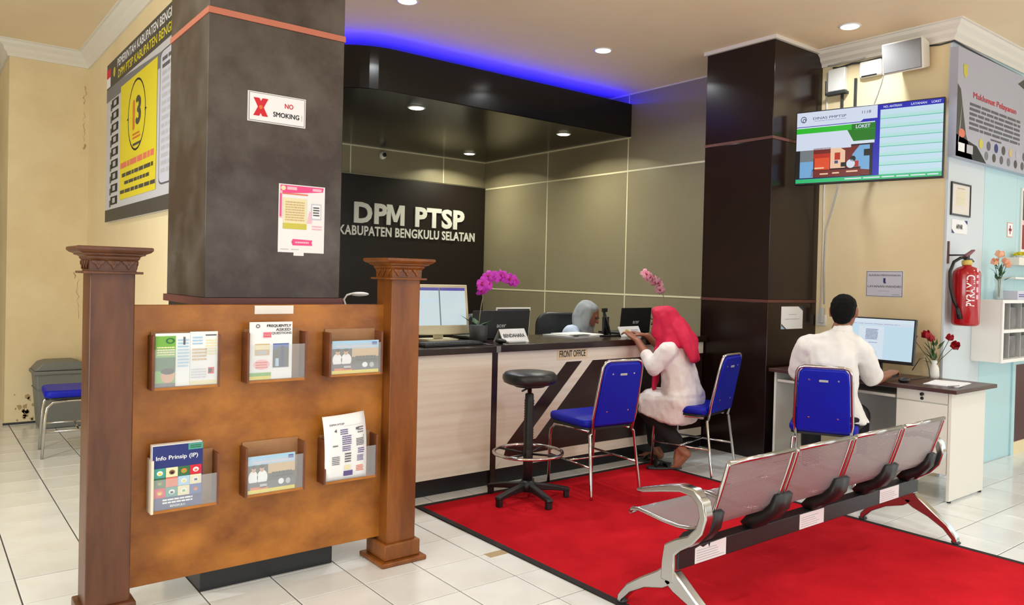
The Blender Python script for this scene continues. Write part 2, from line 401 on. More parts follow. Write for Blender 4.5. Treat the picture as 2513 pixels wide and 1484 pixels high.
# ---- ceiling and outer shell
struct(MB().box(XL, YF, ZC, XR, YB, ZC+.1).build('ceiling', M['ceil']))
def wall_open(name, axis, at, th, a0, a1, o0, o1, z0, z1, m):
    b = MB()
    for (p, q, r, s) in ((a0, o0, 0, ZC), (o1, a1, 0, ZC), (o0, o1, 0, z0), (o0, o1, z1, ZC)):
        if axis == 'y': b.box(p, at-th, r, q, at, s)
        else: b.box(at-th, p, r, at, q, s)
    return struct(b.build(name, m))
wall_open('wall_front', 'y', YF, .15, XL, XR, .5, 8.0, .25, 2.75, M['beige'])
wall_open('wall_side', 'x', XR+.15, .15, YF, 2.45, -4.2, 1.0, .4, 2.75, M['beige'])
wall_open('wall_left', 'x', XL, .15, YF, YB, -.8, 4.0, .6, 2.7, M['beige'])
def glazing(name, axis, at, o0, o1, z0, z1, n):
    f = MB(); e = .05
    for k in range(n+1):
        a = o0+(o1-o0)*k/n
        if axis == 'y': f.box(a-e/2, at-.1, z0, a+e/2, at-.04, z1)
        else: f.box(at-.1, a-e/2, z0, at-.04, a+e/2, z1)
    for z in (z0, z1):
        if axis == 'y': f.box(o0, at-.1, z-e/2, o1, at-.04, z+e/2)
        else: f.box(at-.1, o0, z-e/2, at-.04, o1, z+e/2)
    w0 = struct(f.build(name, M['white']))
    for k in range(n):
        a, b = o0+(o1-o0)*k/n+e/2, o0+(o1-o0)*(k+1)/n-e/2
        p = MB()
        if axis == 'y': p.box(a, at-.074, z0+e/2, b, at-.068, z1-e/2)
        else: p.box(at-.074, a, z0+e/2, at-.068, b, z1-e/2)
        p.build('pane', M['glass'], w0)
glazing('window_1', 'y', YF, .5, 8.0, .25, 2.75, 6)
glazing('window_2', 'x', XR+.15, -4.2, 1.0, .4, 2.75, 4)
glazing('window_3', 'x', XL, -.8, 4.0, .6, 2.7, 4)

# ---- left passage: end wall, banner wall, far wall with a dark door
XBW = 1.225
struct(MB().box(.63, 7.85, 0, XBW+.05, 8.2, ZC).build('wall_back_left', M['oldbeige']))
struct(MB().box(.63, 8.2, 0, .72, YB, ZC).build('wall_passage', M['oldbeige']))
struct(MB().box(XL, YB, 0, XR, YB+.1, ZC).build('wall_far', M['oldbeige']))
struct(MB().box(XBW, 3.95, 0, XBW+.14, 8.2, ZC).build('wall_banner', M['beige']))
d = struct(MB().box(-.6, 9.93, 0, .32, 9.995, 2.1).build('door_1', M['darkdoor']))
MB().tube([(.2, 9.9, 1.0), (.1, 9.9, 1.0)], .012).build('door_handle', M['chrome'], d)
d = struct(MB().box(.57, 8.6, 0, .628, 9.5, 2.06).build('door_2', M['darkdoor']))
MB().tube([(.56, 8.7, 1.0), (.56, 8.8, 1.0)], .012).build('door_handle', M['chrome'], d)
# a thin dark strip where the end wall meets the floor
struct(MB().box(.62, 7.842, 0, XBW, 7.852, .018).build('dark_strip_back_left', M['dgrey']))

# ---- counter alcove: side wall x=5.69 and sign wall y=8.05, both clad in panels with cream strips
XA, YS = 5.69, 8.05
al = struct(MB().box(XA+.012, 4.05, 0, XA+.25, 8.3, ZC).build('wall_alcove', M['strip']))
rows = ((0, 1.204), (1.219, 2.458), (2.473, ZC)); cols = ((4.05, 5.528), (5.540, 6.795), (6.807, YS))
for z0, z1 in rows:
    for y0, y1 in cols:
        MB().box(XA, y0, z0, XA+.02, y1, z1).build('panel', M['alc'], al, bevel=.0015, seg=1)
for yy in (5.534, 6.801):
    for z0, z1 in rows: MB().box(XA-.003, yy-.0065, z0, XA+.014, yy+.0065, z1).build('joint_strip', M['strip'], al)
for zz in (1.2115, 2.4655): MB().box(XA-.003, 4.05, zz-.0085, XA+.014, YS-.03, zz+.0085).build('joint_strip', M['strip'], al)
sg = struct(MB().box(1.365, YS+.012, 0, XA+.012, YS+.25, ZC).build('wall_sign', M['strip']))
for x0, x1 in ((1.4, 2.60), (2.615, 3.836), (3.848, 5.065), (5.077, XA)):
    MB().box(x0, YS, 2.49, x1, YS+.02, ZC).build('panel', M['alc'], sg, bevel=.0015, seg=1)
for xx in (2.609, 3.842, 5.071): MB().box(xx-.007, YS-.003, 2.49, xx+.007, YS+.014, ZC).build('joint_strip', M['strip'], sg)
MB().box(1.4, YS-.025, 0, XA-.004, YS+.012, 2.478).build('panel', M['darkpanel'], sg, bevel=.002, seg=1)
struct(MB().box(XA-.012, 5.53, ZC-.014, XA, 8.03, ZC).build('trim_1', M['strip']))
struct(MB().box(XA-.012, 4.09, ZC-.012, XA+.001, 5.52, ZC).build('trim_2', M['strip']))
# ---- dropped black soffit with a curved front and a blue LED cove above it
ZS0, ZS1 = 2.808, 3.140
out = [(XA-.001, 5.50)]
for k in range(13):
    a = R(270-90*k/12); out.append((3.0+.55*math.cos(a), 6.05+.55*math.sin(a)))
out += [(2.45, YS-.001), (XA-.001, YS-.001)]
sf = struct(MB().prism(out, ZS0+.004, ZS1, 'z', 0).build('ceiling_soffit', M['blackgloss']))
inn = [(x, min(y+.012, YS) if i < 15 else y) for i, (x, y) in enumerate(out)]
MB().prism([(x+(.012 if x < 3.0 else 0), y+(.012 if y < 6.1 else 0)) for x, y in out], ZS0, ZS0+.006, 'z').build('panel', M['blackwood'], sf)
led = [(XA-.03, 5.62)]+[(3.0+.43*math.cos(R(270-90*k/12)), 6.05+.43*math.sin(R(270-90*k/12))) for k in range(13)]+[(2.57, 7.9)]
MB().tube([(x, y, ZS1+.010) for x, y in led], .010, 6).build('led_strip', M['led'], sf)
tr = MB(); tr.box(XA-.014, 5.50, ZS0-.012, XA, 8.03, ZS0); tr.box(1.4, YS-.014, ZS0-.012, XA, YS, ZS0)
struct(tr.build('trim_3', M['strip']))

# ---- pillars
pf = T('pillar', 'square brown-grey clad pillar carrying the no smoking plate', 'pillar', (1.2575, 3.655, 0))
MB().box(-.3025, -.30, 1.236, .3025, .30, 2.424).build('cladding', M['pillarfront'], pf, bevel=.004)
MB().box(-.3025, -.30, 2.448, .3025, .30, ZC-.001).build('cladding', M['pillarfront'], pf, bevel=.004)
MB().box(-.295, -.2925, 0, .295, .2925, 1.21).build('cladding', M['plinth'], pf)
MB().box(-.306, -.304, 2.423, .306, .304, 2.449).build('joint_strip', M['copper'], pf)
MB().box(-.315, -.312, 1.205, .315, .312, 1.237).build('joint_strip', M['maroonstrip'], pf)
pd = T('pillar', 'dark brown glossy pillar between the alcove and the screen', 'pillar', (5.45, 3.775, 0))
for z0, z1 in ((.0, 1.21), (1.232, 2.462), (2.484, ZC-.03)):
    MB().box(-.34, -.32, z0, .34, .32, z1).build('cladding', M['pillardark'], pd, bevel=.004)
for z in (1.221, 2.473): MB().box(-.342, -.322, z-.011, .342, .322, z+.011).build('joint_strip', M['maroonstrip'], pd)
MB().box(-.36, -.34, ZC-.03, .36, .34, ZC-.001).build('joint_strip', M['cream'], pd)

# ---- right side: beige wall x=5.78 and pale boarded wall y=2.45
XW, YR = 5.78, 2.45
struct(MB().box(XW, YR+.004, 0, XW+.2, 4.3, ZC).build('wall_screen', M['beige']))
wr = struct(MB().box(XW+.01, YR+.012, 0, XR, YR+.2, ZC).build('wall_right', M['lgrey']))
for x0, x1, m in ((XW-.004, 6.395, 'pale'), (6.40, 7.04, 'paleblue')):
    MB().box(x0, YR, 0, x1, YR+.02, ZC).build('panel', M[m], wr, bevel=.002, seg=1)
MB().box(8.1, YR, 0, XR, YR+.02, ZC).build('panel', M['paleblue'], wr)
MB().box(7.04, YR, .80, 8.1, YR+.02, ZC).build('panel', M['paleblue'], wr)
d = struct(MB().box(7.10, YR-.002, .10, 8.04, YR+.03, .74).build('door_3', M['maroon']))
f = MB().box(7.04, YR-.014, 0, 7.10, YR+.02, .80).box(8.04, YR-.014, 0, 8.1, YR+.02, .80).box(7.10, YR-.014, .74, 8.04, YR+.02, .80)
f.build('door_frame', M['paleblue'], d)
MB().box(7.10, YR-.012, 0, 8.04, YR+.02, .10).build('threshold', M['beige'], d)
MB().tube([(7.95, YR-.03, .6), (7.83, YR-.03, .6)], .011).build('door_handle', M['chrome'], d)
# stepped cornice
def cornice(name, path, side, m=M['cream']):
    prof = [(0, ZC-.13), (.016, ZC-.13), (.020, ZC-.105), (.042, ZC-.085), (.047, ZC-.06), (.078, ZC-.035), (.085, ZC-.012), (.10, ZC-.010), (.10, ZC), (0, ZC)]
    def off(d_):
        res = []
        for i, p in enumerate(path):
            p = Vector(p); ns = []
            for a, b in ((i-1, i), (i, i+1)):
                if a >= 0 and b < len(path):
                    t = (Vector(path[b])-Vector(path[a])).normalized(); ns.append(Vector((-t.y, t.x))*side)
            if len(ns) == 1: res.append(p+ns[0]*d_)
            else:
                s_ = ns[0]+ns[1]; res.append(p+s_*d_/(1+ns[0].dot(ns[1])))
        return res
    V = []; n = len(prof); k = len(path)
    for d_, z in prof: V += [(q.x, q.y, z) for q in off(d_)]
    F = [[i*k+j, i*k+j+1, ((i+1) % n)*k+j+1, ((i+1) % n)*k+j] for i in range(n) for j in range(k-1)]
    F += [[i*k for i in range(n)], [i*k+k-1 for i in range(n)]]
    return struct(MB().add(V, F).build(name, m))
cornice('trim_4', [(XW, 3.455), (XW, YR), (XR, YR)], -1)
cornice('trim_5', [(.63, YB), (.63, 7.85), (XBW, 7.85), (XBW, 3.96)], -1)
# stains: cracks in the paint of the end wall and damp patches at its foot (own shapes)
pt = MB(); rn = random.Random(3)
def crack(x, z, dz, n, wd):
    P = []
    for k in range(n+1): P.append((x+rn.uniform(-.014, .014), z+dz*k/n, wd*rn.uniform(.3, 1.3)))
    V = [(min(1.22, p[0]-p[2]), 7.8487, p[1]) for p in P]+[(min(1.222, p[0]+p[2]), 7.8487, p[1]) for p in P]
    pt.add(V, [(k, k+1, n+2+k, n+1+k) for k in range(n)])
crack(1.19, 2.80, .16, 9, .004); crack(1.185, 2.47, .26, 12, .002); crack(1.19, 2.40, .05, 4, .007); crack(1.16, .9, .35, 9, .002); crack(1.13, 1.25, .06, 4, .005)
for k in range(26):
    x, z = .70+abs(rn.gauss(0, .12)), .02+abs(rn.gauss(0, .10)); rr = rn.uniform(.006, .022)
    pt.add([(min(1.2, max(.64, x+rr*rn.uniform(.5, 1.3)*math.cos(2*PI*j/7))), 7.8487, max(.02, z+1.3*rr*rn.uniform(.5, 1.3)*math.sin(2*PI*j/7))) for j in range(7)], [tuple(range(7))])
wb = bpy.data.objects['wall_back_left']
pt.build('paint_flakes', mat('flaked_plaster', (186, 160, 116), .9), wb)['kind'] = 'stuff'

# ---- downlights
def downlight(x, y, z, r, label, m, power, col, spread=R(150)):
    t = T('downlight', label, 'ceiling light', (x, y, z), 0, 'recessed ceiling downlights')
    MB().lathe([(r, -.001), (r+.016, -.001), (r+.016, -.007), (r+.004, -.010), (r, -.006)], seg=28).build('ring', M['ring'], t)
    MB().lathe([(.001, -.004), (r, -.004), (r*.96, -.012), (.001, -.014)], seg=24).build('lens', M[m], t)
    d_ = bpy.data.lights.new('lamp', 'AREA'); d_.shape = 'DISK'; d_.size = r*2; d_.energy = power; d_.color = col; d_.spread = spread
    o_ = bpy.data.objects.new('lamp', d_); COL.objects.link(o_); o_.parent = t; o_.location = (0, 0, -.02)
WL = (1, .97, .74); CLC = (.90, .96, 1)
downlight(4.432, 4.628, ZC, .062, 'round downlight in the tan ceiling above the counter front', 'bulbc', 20, CLC)
downlight(5.324, 2.977, ZC, .062, 'round downlight in the tan ceiling near the wall loudspeaker', 'bulbc', 12, CLC)
downlight(2.652, 4.722, ZC, .062, 'downlight cut off by the top edge of the picture', 'bulbc', 20, CLC)
downlight(3.403, 5.861, ZS0, .062, 'largest bright downlight in the black soffit', 'bulbc', 17, CLC)
downlight(5.092, 5.857, ZS0, .058, 'warm downlight in the black soffit near the alcove side wall', 'bulbw', 18, WL)
downlight(5.127, 7.577, ZS0, .058, 'small warm downlight in the soffit nearest the sign wall', 'bulbw', 18, WL)
downlight(1.0, .5, ZC, .062, 'added unseen downlight above the photographer', 'bulbc', 20, CLC)  # from here on: unseen lamps, added to brighten the floor and ceiling
downlight(3.4, .9, ZC, .062, 'added unseen downlight above the waiting bench', 'bulbc', 20, CLC)
downlight(6.6, .9, ZC, .062, 'added unseen downlight above the aisle beside the pale wall', 'bulbc', 12, CLC)
downlight(-.6, 4.6, ZC, .062, 'added unseen downlight above the left passage', 'bulbc', 34, CLC)
downlight(3.4, -1.6, ZC, .062, 'added unseen downlight behind the photographer on the right', 'bulbc', 40, CLC)
downlight(.6, -1.8, ZC, .062, 'added unseen downlight behind the photographer on the left', 'bulbc', 40, CLC)
downlight(6.4, -1.6, ZC, .062, 'added unseen downlight over the entrance side of the hall', 'bulbc', 40, CLC)
downlight(-1.8, 1.6, ZC, .062, 'added unseen downlight over the left side of the hall', 'bulbc', 40, CLC)
# ================================================================== DISPLAY BOARD
def column(px, m, bname):
    def part(n, mb, bv=0): return mb.build(n, m, board, bevel=bv)
    c = (px, 3.265)
    part('post', MB().box(c[0]-.075, c[1]-.075, .095, c[0]+.075, c[1]+.075, 1.335), .005)
    part('base_moulding', MB().box(c[0]-.118, c[1]-.118, 0, c[0]+.118, c[1]+.118, .022).box(c[0]-.094, c[1]-.094, .022, c[0]+.094, c[1]+.094, .098), .006)
    part('cap_fillet', MB().box(c[0]-.098, c[1]-.098, 1.330, c[0]+.098, c[1]+.098, 1.339), .002)
    cap = MB(); prev = None
    prof = [(.078, 1.339), (.079, 1.376), (.088, 1.388), (.088, 1.393), (.094, 1.397), (.104, 1.400), (.104, 1.404), (.118, 1.410), (.126, 1.418), (.126, 1.427), (.122, 1.430)]
    V = [(c[0]+sx*r, c[1]+sy*r, z) for r, z in prof for sx, sy in ((-1, -1), (1, -1), (1, 1), (-1, 1))]
    F = [[4*i+k, 4*i+(k+1) % 4, 4*i+4+(k+1) % 4, 4*i+4+k] for i in range(len(prof)-1) for k in range(4)]+[[3, 2, 1, 0], [4*len(prof)-4+k for k in range(4)]]
    cp = part('capital', cap.add(V, F))
    # carved leaf pendants on the frieze, front and outer faces
    for face in range(4):
        a = face*PI/2; Rm = Matrix.Rotation(a, 3, 'Z'); lf = MB()
        for k in (-1, 0, 1):
            q = k*.05
            pl = [(q-.023, 1.379), (q+.023, 1.379), (q+.017, 1.366), (q+.009, 1.363), (q+.004, 1.352), (q, 1.345), (q-.004, 1.352), (q-.009, 1.363), (q-.017, 1.366)]
            s = MB().prism(pl, -.086, -.074, 'y')
            lf.add([Vector((c[0], c[1], 0))+Rm@Vector(p) for p in s.v], s.f)
            s = MB().prism([(q-.004, 1.377), (q+.004, 1.377), (q, 1.36)], -.090, -.084, 'y')
            lf.add([Vector((c[0], c[1], 0))+Rm@Vector(p) for p in s.v], s.f)
        lf.build('carving', m, cp, bevel=.0015, seg=1)
board = T('brochure_board', 'varnished wooden brochure board with two carved posts in front of the pillar', 'display board', (0, 0, 0))
column(.585, M['woodcol'], 'l'); column(1.82, M['woodcolr'], 'r')
MB().box(.655, 3.268, .113, 1.752, 3.292, 1.212).build('panel', M['wood'], board, bevel=.003)
o = MB().box(1.137, 3.2645, 1.172, 1.305, 3.268, 1.208).build('label_strip', M['paperw'], board); o['label'] = 'blank white paper strip'
def rack(x0, x1, z0, z1, label, left=None, pane=.75, depth=.075):
    yf = 3.266-depth; t = T('brochure_rack', label, 'brochure rack', ((x0+x1)/2, 3.267, z0), 0, 'wall racks on the brochure board')
    w_ = x1-x0; h_ = z1-z0; e = .009
    MB().box(-w_/2+e, -.007, 0, w_/2-e, -.001, h_+.012).build('back_panel', M['woodlight'], t)
    MB().box(-w_/2, -depth, -.004, -w_/2+e, -.001, h_).build('side', left or M['woodrack'], t)
    MB().box(w_/2-e, -depth, -.004, w_/2, -.001, h_).build('side', M['woodrack'], t)
    MB().box(-w_/2+e, -depth, -.004, w_/2-e, -.007, .006).build('bottom', M['wood'], t)
    MB().box(-w_/2+e, -depth+.002, .006, w_/2-e, -depth+.0045, h_*pane).build('front_pane', M['clear'], t)
    return t
rack(.724, .977, .889, 1.095, 'wooden rack with the green and white leaflets at upper left of the board')
rack(1.085, 1.341, .894, 1.098, 'half-empty wooden rack with the questions leaflet at top centre of the board')
rack(1.443, 1.705, .898, 1.090, 'wooden rack with a photo card at upper right of the board')
rack(.728, .982, .413, .615, 'wooden rack with a cream left side holding the blue book', M['whitewood'], .62)
rack(1.086, 1.343, .420, .622, 'wooden rack with a photo card at lower centre of the board')
rack(1.429, 1.690, .424, .616, 'wooden rack with the curled flow chart sheet at lower right of the board')
def sheet_thing(name, label, cat, x0, x1, z0, z1, y, items, th=.003, m=None, lean=0., bow=0., group='printed matter in the board racks'):
    t = T(name, label, cat, ((x0+x1)/2, y, z0), 0, group); t.rotation_euler = (lean, 0, 0)
    w_, h_ = x1-x0, z1-z0
    MB().box(-w_/2, 0, 0, w_/2, th, h_).build('cover' if cat == 'book' else 'sheet', m or M['paper'], t)
    printed(t, w_, h_, items, 0, cz=h_/2)
    return t
sheet_thing('leaflet', 'green and white folded leaflet in the upper left rack', 'leaflet', .736, .862, .897, 1.104, 3.2, [
    ('r', 1, 0, 0, .58, .95, K['green']), ('r', 2, 0, .30, .58, .55, K['dgreen']), ('c', 3, .36, .20, .20, .13, 0, K['skin']), ('c', 4, .36, .29, .20, .06, 0, K['black']), ('r', 3, 0, 0, .58, .07, K['mgrey']),
    ('c', 3, .42, .86, .13, .055, .6, K['dgreen']), ('l', 2, .05, .58, .55, .76, 4, K['cream']), ('l', 1, .64, .35, .97, .9, 9, K['sky']), ('r', 2, .8, .78, .86, .93, K['mgrey'])], .004)
sheet_thing('leaflet', 'pale leaflet with small pictures at right in the upper left rack', 'leaflet', .863, .968, .897, 1.108, 3.2015, [
    ('l', 1, .08, .75, .45, .92, 3, K['sky']), ('l', 1, .08, .45, .6, .7, 4, K['tan']), ('r', 1, .66, .2, .88, .32, K['red']), ('r', 2, .68, .22, .8, .30, K['black']), ('l', 1, .05, .12, .6, .32, 4, K['lilac']), ('r', 1, 0, 0, 1, .08, K['cream']),
    ('r', 1, .55, .92, .95, .945, K['mgrey']), ('l', 1, .55, .55, .95, .86, 6, K['cream'])], .004)
sheet_thing('leaflet', 'tall white leaflet headed frequently asked questions', 'leaflet', 1.096, 1.276, .902, 1.142, 3.2, [
    ('t', 1, 'FREQUENTLY', .68, .93, .055, .58, K['black'], 'c', .03), ('t', 1, 'ASKED', .78, .865, .05, .36, K['mgrey'], 'c', .03), ('t', 1, 'QUESTIONS', .74, .80, .05, .48, K['mgrey'], 'c', .02),
    ('c', 1, .18, .93, .05, .035, .5, K['grey']), ('r', 1, .30, .72, .50, .83, K['ppink']), ('l', 2, .31, .73, .49, .82, 3, K['red']), ('r', 1, .12, .42, .46, .62, K['tan']), ('r', 2, .12, .52, .46, .6, K['cream']), ('r', 2, .16, .44, .4, .5, K['lgrey']),
    ('r', 1, .54, .20, .92, .62, K['blue']), ('p', 2, [(.54, .2), (.92, .2), (.92, .52), (.78, .58), (.54, .50)], K['slate']), ('p', 3, [(.72, .2), (.8, .2), (.79, .58), (.73, .58)], K['navy']), ('r', 3, .6, .22, .68, .36, K['sky']),
    ('c', 1, .28, .26, .19, .09, 0, K['ppink']), ('l', 2, .14, .19, .42, .32, 3, K['salmon']), ('r', 1, 0, 0, .5, .09, K['yellow']), ('r', 2, 0, .06, .5, .12, K['green'])], .007)
def photo_items():
    return [('r', 1, 0, 0, 1, 1, K['slate']), ('r', 2, 0, .76, 1, 1, K['sky']), ('r', 3, .1, .8, .9, .86, K['lilac']), ('r', 2, .42, .5, 1, .76, K['tan']), ('c', 3, .11, .42, .10, .20, 0, K['white']), ('c', 3, .30, .42, .11, .20, 0, K['white']),
            ('c', 4, .12, .66, .045, .09, 0, K['skin']), ('c', 4, .29, .66, .045, .09, 0, K['skin']), ('c', 5, .12, .72, .045, .05, 0, K['black']), ('c', 5, .29, .72, .045, .05, 0, K['black']), ('r', 4, 0, .10, 1, .30, K['mgrey']),
            ('r', 5, .25, .14, .40, .24, K['lgrey']), ('c', 5, .7, .25, .06, .08, 0, K['white']), ('c', 5, .85, .24, .05, .08, 0, K['lgrey']), ('r', 5, 0, 0, 1, .10, K['yellow']), ('r', 5, .05, .10, .42, .17, K['orange']), ('l', 3, .5, .36, .95, .55, 2, K['black']), ('r', 5, .85, .86, .96, .95, K['blue'])]
sheet_thing('photo_card', 'photo card of an office scene in the upper right rack', 'photo card', 1.458, 1.686, .905, 1.052, 3.2, photo_items(), .004)
sheet_thing('photo_card', 'photo card of an office scene in the lower centre rack', 'photo card', 1.098, 1.299, .427, .582, 3.2, photo_items(), .004)
sq = []
cols_ = [['teal', 'cream', 'dgreen', 'red'], ['dgreen', 'salmon', 'sky', 'cream'], ['red', 'teal', 'cream', 'blue']]
for r_ in range(3):
    for c_ in range(4):
        u0, v0 = .02+c_*.24, .50-r_*.155
        sq.append(('r', 2, u0, v0, u0+.235, v0+.15, K[cols_[r_][c_]]))
        sq.append(('c', 3, u0+.12, v0+.075, .06, .038, 0, K[['white', 'brown', 'orange', 'white'][(r_+c_) % 4]])); sq.append(('r', 4, u0+.09, v0+.05, u0+.15, v0+.085, K[['yellow', 'black', 'green', 'salmon'][(r_*2+c_) % 4]]))
t = T('book', 'thick blue book titled Info Prinsip in the lower left rack', 'book', (.826, 3.2, .420), 0, 'printed matter in the board racks')
MB().box(-.094, .002, 0, .09, .032, .252).build('pages', M['paperw'], t)
MB().box(-.092, 0, 0, .092, .002, .248).build('cover', K['navy'], t)
printed(t, .184, .248, sq+[('r', 1, 0, 0, 1, 1, K['navy']), ('r', 2, .70, .90, 1, 1, K['teal']), ('l', 3, .74, .92, .96, .98, 2, K['dgreen']), ('t', 2, 'Info Prinsip (IP)', .48, .80, .085, .84, K['white'], 'c', .018),
    ('l', 2, .2, .08, .8, .17, 2, K['white']), ('t', 2, 'BENGKULU', .5, .045, .035, .3, K['white'], 'c', .02)], 0, cz=.124)
# curled flow-chart sheet
t = T('paper_sheet', 'white curled flow chart sheet standing out of the lower right rack', 'paper', (1.535, 3.2, .432), 0, 'printed matter in the board racks')
def curl(z, u=0): return -.010*math.sin(z/.29*PI)+max(0, z-.18)**2*1.1-.0
wv = .2; hv = .285; n = 14; V = []; F = []
for i in range(n+1):
    z = hv*i/n; sk = -.012*(z/hv)
    for k in range(7):
        u = (k/6-.5)*wv; V.append((u+sk, curl(z)-.012*(1-(2*k/6-1)**2)*(z/hv), z+.006*(k/6)*(z/hv)*2))
for i in range(n):
    for k in range(6): F.append([i*7+k, i*7+k+1, i*7+8+k, i*7+7+k])
o = MB().add(V, F, 0, True).build('sheet', M['paper'], t); md = o.modifiers.new('thick', 'SOLIDIFY'); md.thickness = .002; md.offset = 1
def onsheet(items):
    tmp = T('tmp', 'x', 'x'); o = printed(tmp, wv, hv, items, 0, cz=hv/2); me = o.data
    bm = bmesh.new(); bm.from_mesh(me); bmesh.ops.subdivide_edges(bm, edges=[e for e in bm.edges if e.calc_length() > .012], cuts=3, use_grid_fill=True)
    for v in bm.verts:
        z = v.co.z; q = (v.co.x/wv+.5); base = v.co.y
        v.co.y = curl(z)-.012*(1-(2*q-1)**2)*(z/hv)+base*1.6-.0022; v.co.x += -.012*(z/hv); v.co.z += .006*q*(z/hv)*2
    bm.to_mesh(me); bm.free(); o.parent = t; bpy.data.objects.remove(tmp)
onsheet([('t', 1, 'DPM PTSP', .30, .865, .028, .34, K['mgrey'], 'c', .02), ('r', 1, .45, .825, .92, .829, K['lgrey']), ('l', 1, .36, .70, .54, .79, 3, K['purple']), ('l', 1, .40, .54, .62, .69, 5, K['purple']), ('l', 1, .40, .44, .6, .53, 3, K['purple']),
         ('p', 1, [(.74, .745), (.84, .765), (.74, .785)], K['mgrey']), ('p', 1, [(.22, .765), (.28, .745), (.28, .80)], K['mgrey']), ('l', 1, .78, .69, .93, .80, 3, K['grey']), ('l', 1, .74, .50, .92, .62, 5, K['mgrey']), ('r', 1, .925, .5, .932, .66, K['mgrey']),
         ('l', 1, .78, .38, .94, .47, 3, K['purple']), ('l', 1, .76, .26, .92, .36, 5, K['purple']), ('l', 1, .18, .52, .30, .56, 1, K['grey']), ('l', 1, .16, .24, .34, .38, 5, K['grey']), ('l', 1, .46, .26, .62, .42, 4, K['mgrey']),
         ('r', 1, .46, .15, .6, .22, K['cream']), ('r', 1, .44, .05, .66, .13, K['purple']), ('l', 2, .74, .10, .92, .20, 4, K['salmon'])])

# ================================================================== SIGNS ON THE FRONT PILLAR
YP = 3.355
poster('no_smoking_sign', 'white no smoking plate with a red cross', 'sign', (1.248, YP-.001, 2.063), R(0), .258, .129, [
    ('r', 1, .02, .035, .98, .965, K['mgrey']), ('r', 2, .028, .05, .972, .95, K['white']),
    ('p', 3, [(.09, .80), (.19, .80), (.34, .20), (.24, .20)], K['red']), ('p', 4, [(.09, .20), (.19, .20), (.34, .80), (.24, .80)], K['red']), ('c', 5, .215, .5, .03, .07, 0, K['orange']),
    ('t', 3, 'NO', .70, .66, .17, .15, K['red'], 'c', .03), ('t', 3, 'SMOKING', .655, .33, .17, .46, K['black'], 'c', .03), ('r', 3, .925, .22, .93, .42, K['mgrey'])], M['white'], .004)
poster('notice_poster', 'pink and white notice sheet taped to the brown-grey pillar', 'poster', (1.37, YP-.001, 1.592), 0, .214, .302, [
    ('p', 1, [(.03, .985), (.97, .985), (.95, .92), (.55, .89), (.03, .86)], K['pink']), ('r', 2, .02, .50, .07, .90, K['ppink']), ('r', 3, .02, .52, .055, .86, K['pink']), ('r', 2, .17, .92, .38, .965, K['ppink']), ('r', 2, .72, .925, .92, .965, K['ppink']), ('c', 2, .09, .94, .05, .035, 0, K['cream']),
    ('r', 2, .08, .85, .62, .87, K['salmon']), ('r', 1, .09, .36, .60, .80, K['cream']), ('r', 2, .09, .345, .60, .43, K['olive']), ('l', 2, .14, .46, .55, .76, 8, K['tan']), ('r', 2, .70, .50, .92, .74, K['lilac']), ('r', 3, .72, .52, .90, .72, K['white']), ('p', 1, [(.61, .44), (.72, .44), (.72, .62), (.66, .62)], K['ppink']),
    ('l', 3, .74, .55, .88, .70, 4, K['lgrey']), ('l', 1, .72, .34, .94, .42, 2, K['ppink']), ('p', 1, [(.28, .155), (.31, .20), (.74, .19), (.72, .155), (.74, .11), (.31, .105)], K['pink']), ('l', 2, .36, .13, .66, .175, 1, K['ppink']), ('l', 1, .05, .035, .22, .055, 1, K['lgrey']), ('l', 1, .28, .035, .44, .055, 1, K['lgrey'])],
    M['paper'], .0025, tab=(-.035, .012, .014))
# ================================================================== LEFT BANNER
bw, bh = 2.8, 1.23
it = [('r', 1, 0, .84, 1, 1, K['slate']), ('p', 2, [(0, .84), (.20, .84), (.60, .80), (1, .80), (1, .72), (.60, .72), (.20, .76), (0, .76)], K['grey']), ('r', 1, 0, 0, 1, .075, K['slate']),
      ('t', 3, 'PEMERINTAH KABUPATEN BENGKULU SELATAN', .54, .955, .05, .80, K['white'], 'c', .02), ('t', 3, 'DPM PTSP KABUPATEN BENGKULU SELATAN', .56, .885, .05, .82, K['yellow'], 'c', .02),
      ('r', 3, .0, .91, .055, .965, K['red']), ('r', 3, .0, .85, .05, .91, K['white']), ('c', 3, .10, .92, .013, .03, 0, K['olive']),
      ('r', 3, .19, .115, .575, .79, K['yellow']), ('c', 4, .375, .565, .095, .20, .94, K['black']), ('p', 5, [(.268, .565), (.288, .575), (.288, .555)], K['black']), ('p', 5, [(.462, .575), (.462, .555), (.482, .565)], K['black']),
      ('t', 5, '1', .345, .57, .17, .022, K['orange'], 'c', .05), ('t', 5, '3', .395, .585, .16, .055, K['slate'], 'c', .05), ('l', 5, .335, .43, .42, .47, 2, K['orange']), ('l', 5, .34, .39, .42, .415, 1, K['slate']),
      ('l', 4, .20, .285, .57, .345, 1, K['salmon']), ('l', 5, .22, .235, .55, .275, 1, K['slate']), ('l', 5, .25, .19, .52, .225, 1, K['slate']), ('l', 5, .20, .14, .57, .178, 1, K['slate']),
      ('p', 3, rrect(.60, .13, .97, .80, .03), K['mgrey']), ('p', 4, rrect(.605, .138, .965, .792, .028), K['lilac']), ('l', 5, .62, .18, .95, .70, 14, K['lgrey']), ('l', 5, .62, .70, .95, .77, 2, K['mgrey'])]
for k in range(9):
    v0 = .70-k*.075
    it += [('r', 3, .075, v0, .16, v0+.05, K['black']), ('r', 4, .10, v0+.010, .135, v0+.04, K['lgrey']), ('p', 4, [(.06, v0-.012), (.075, v0-.012), (.075, v0+.03), (.06, v0+.03)], K['mgrey'])]
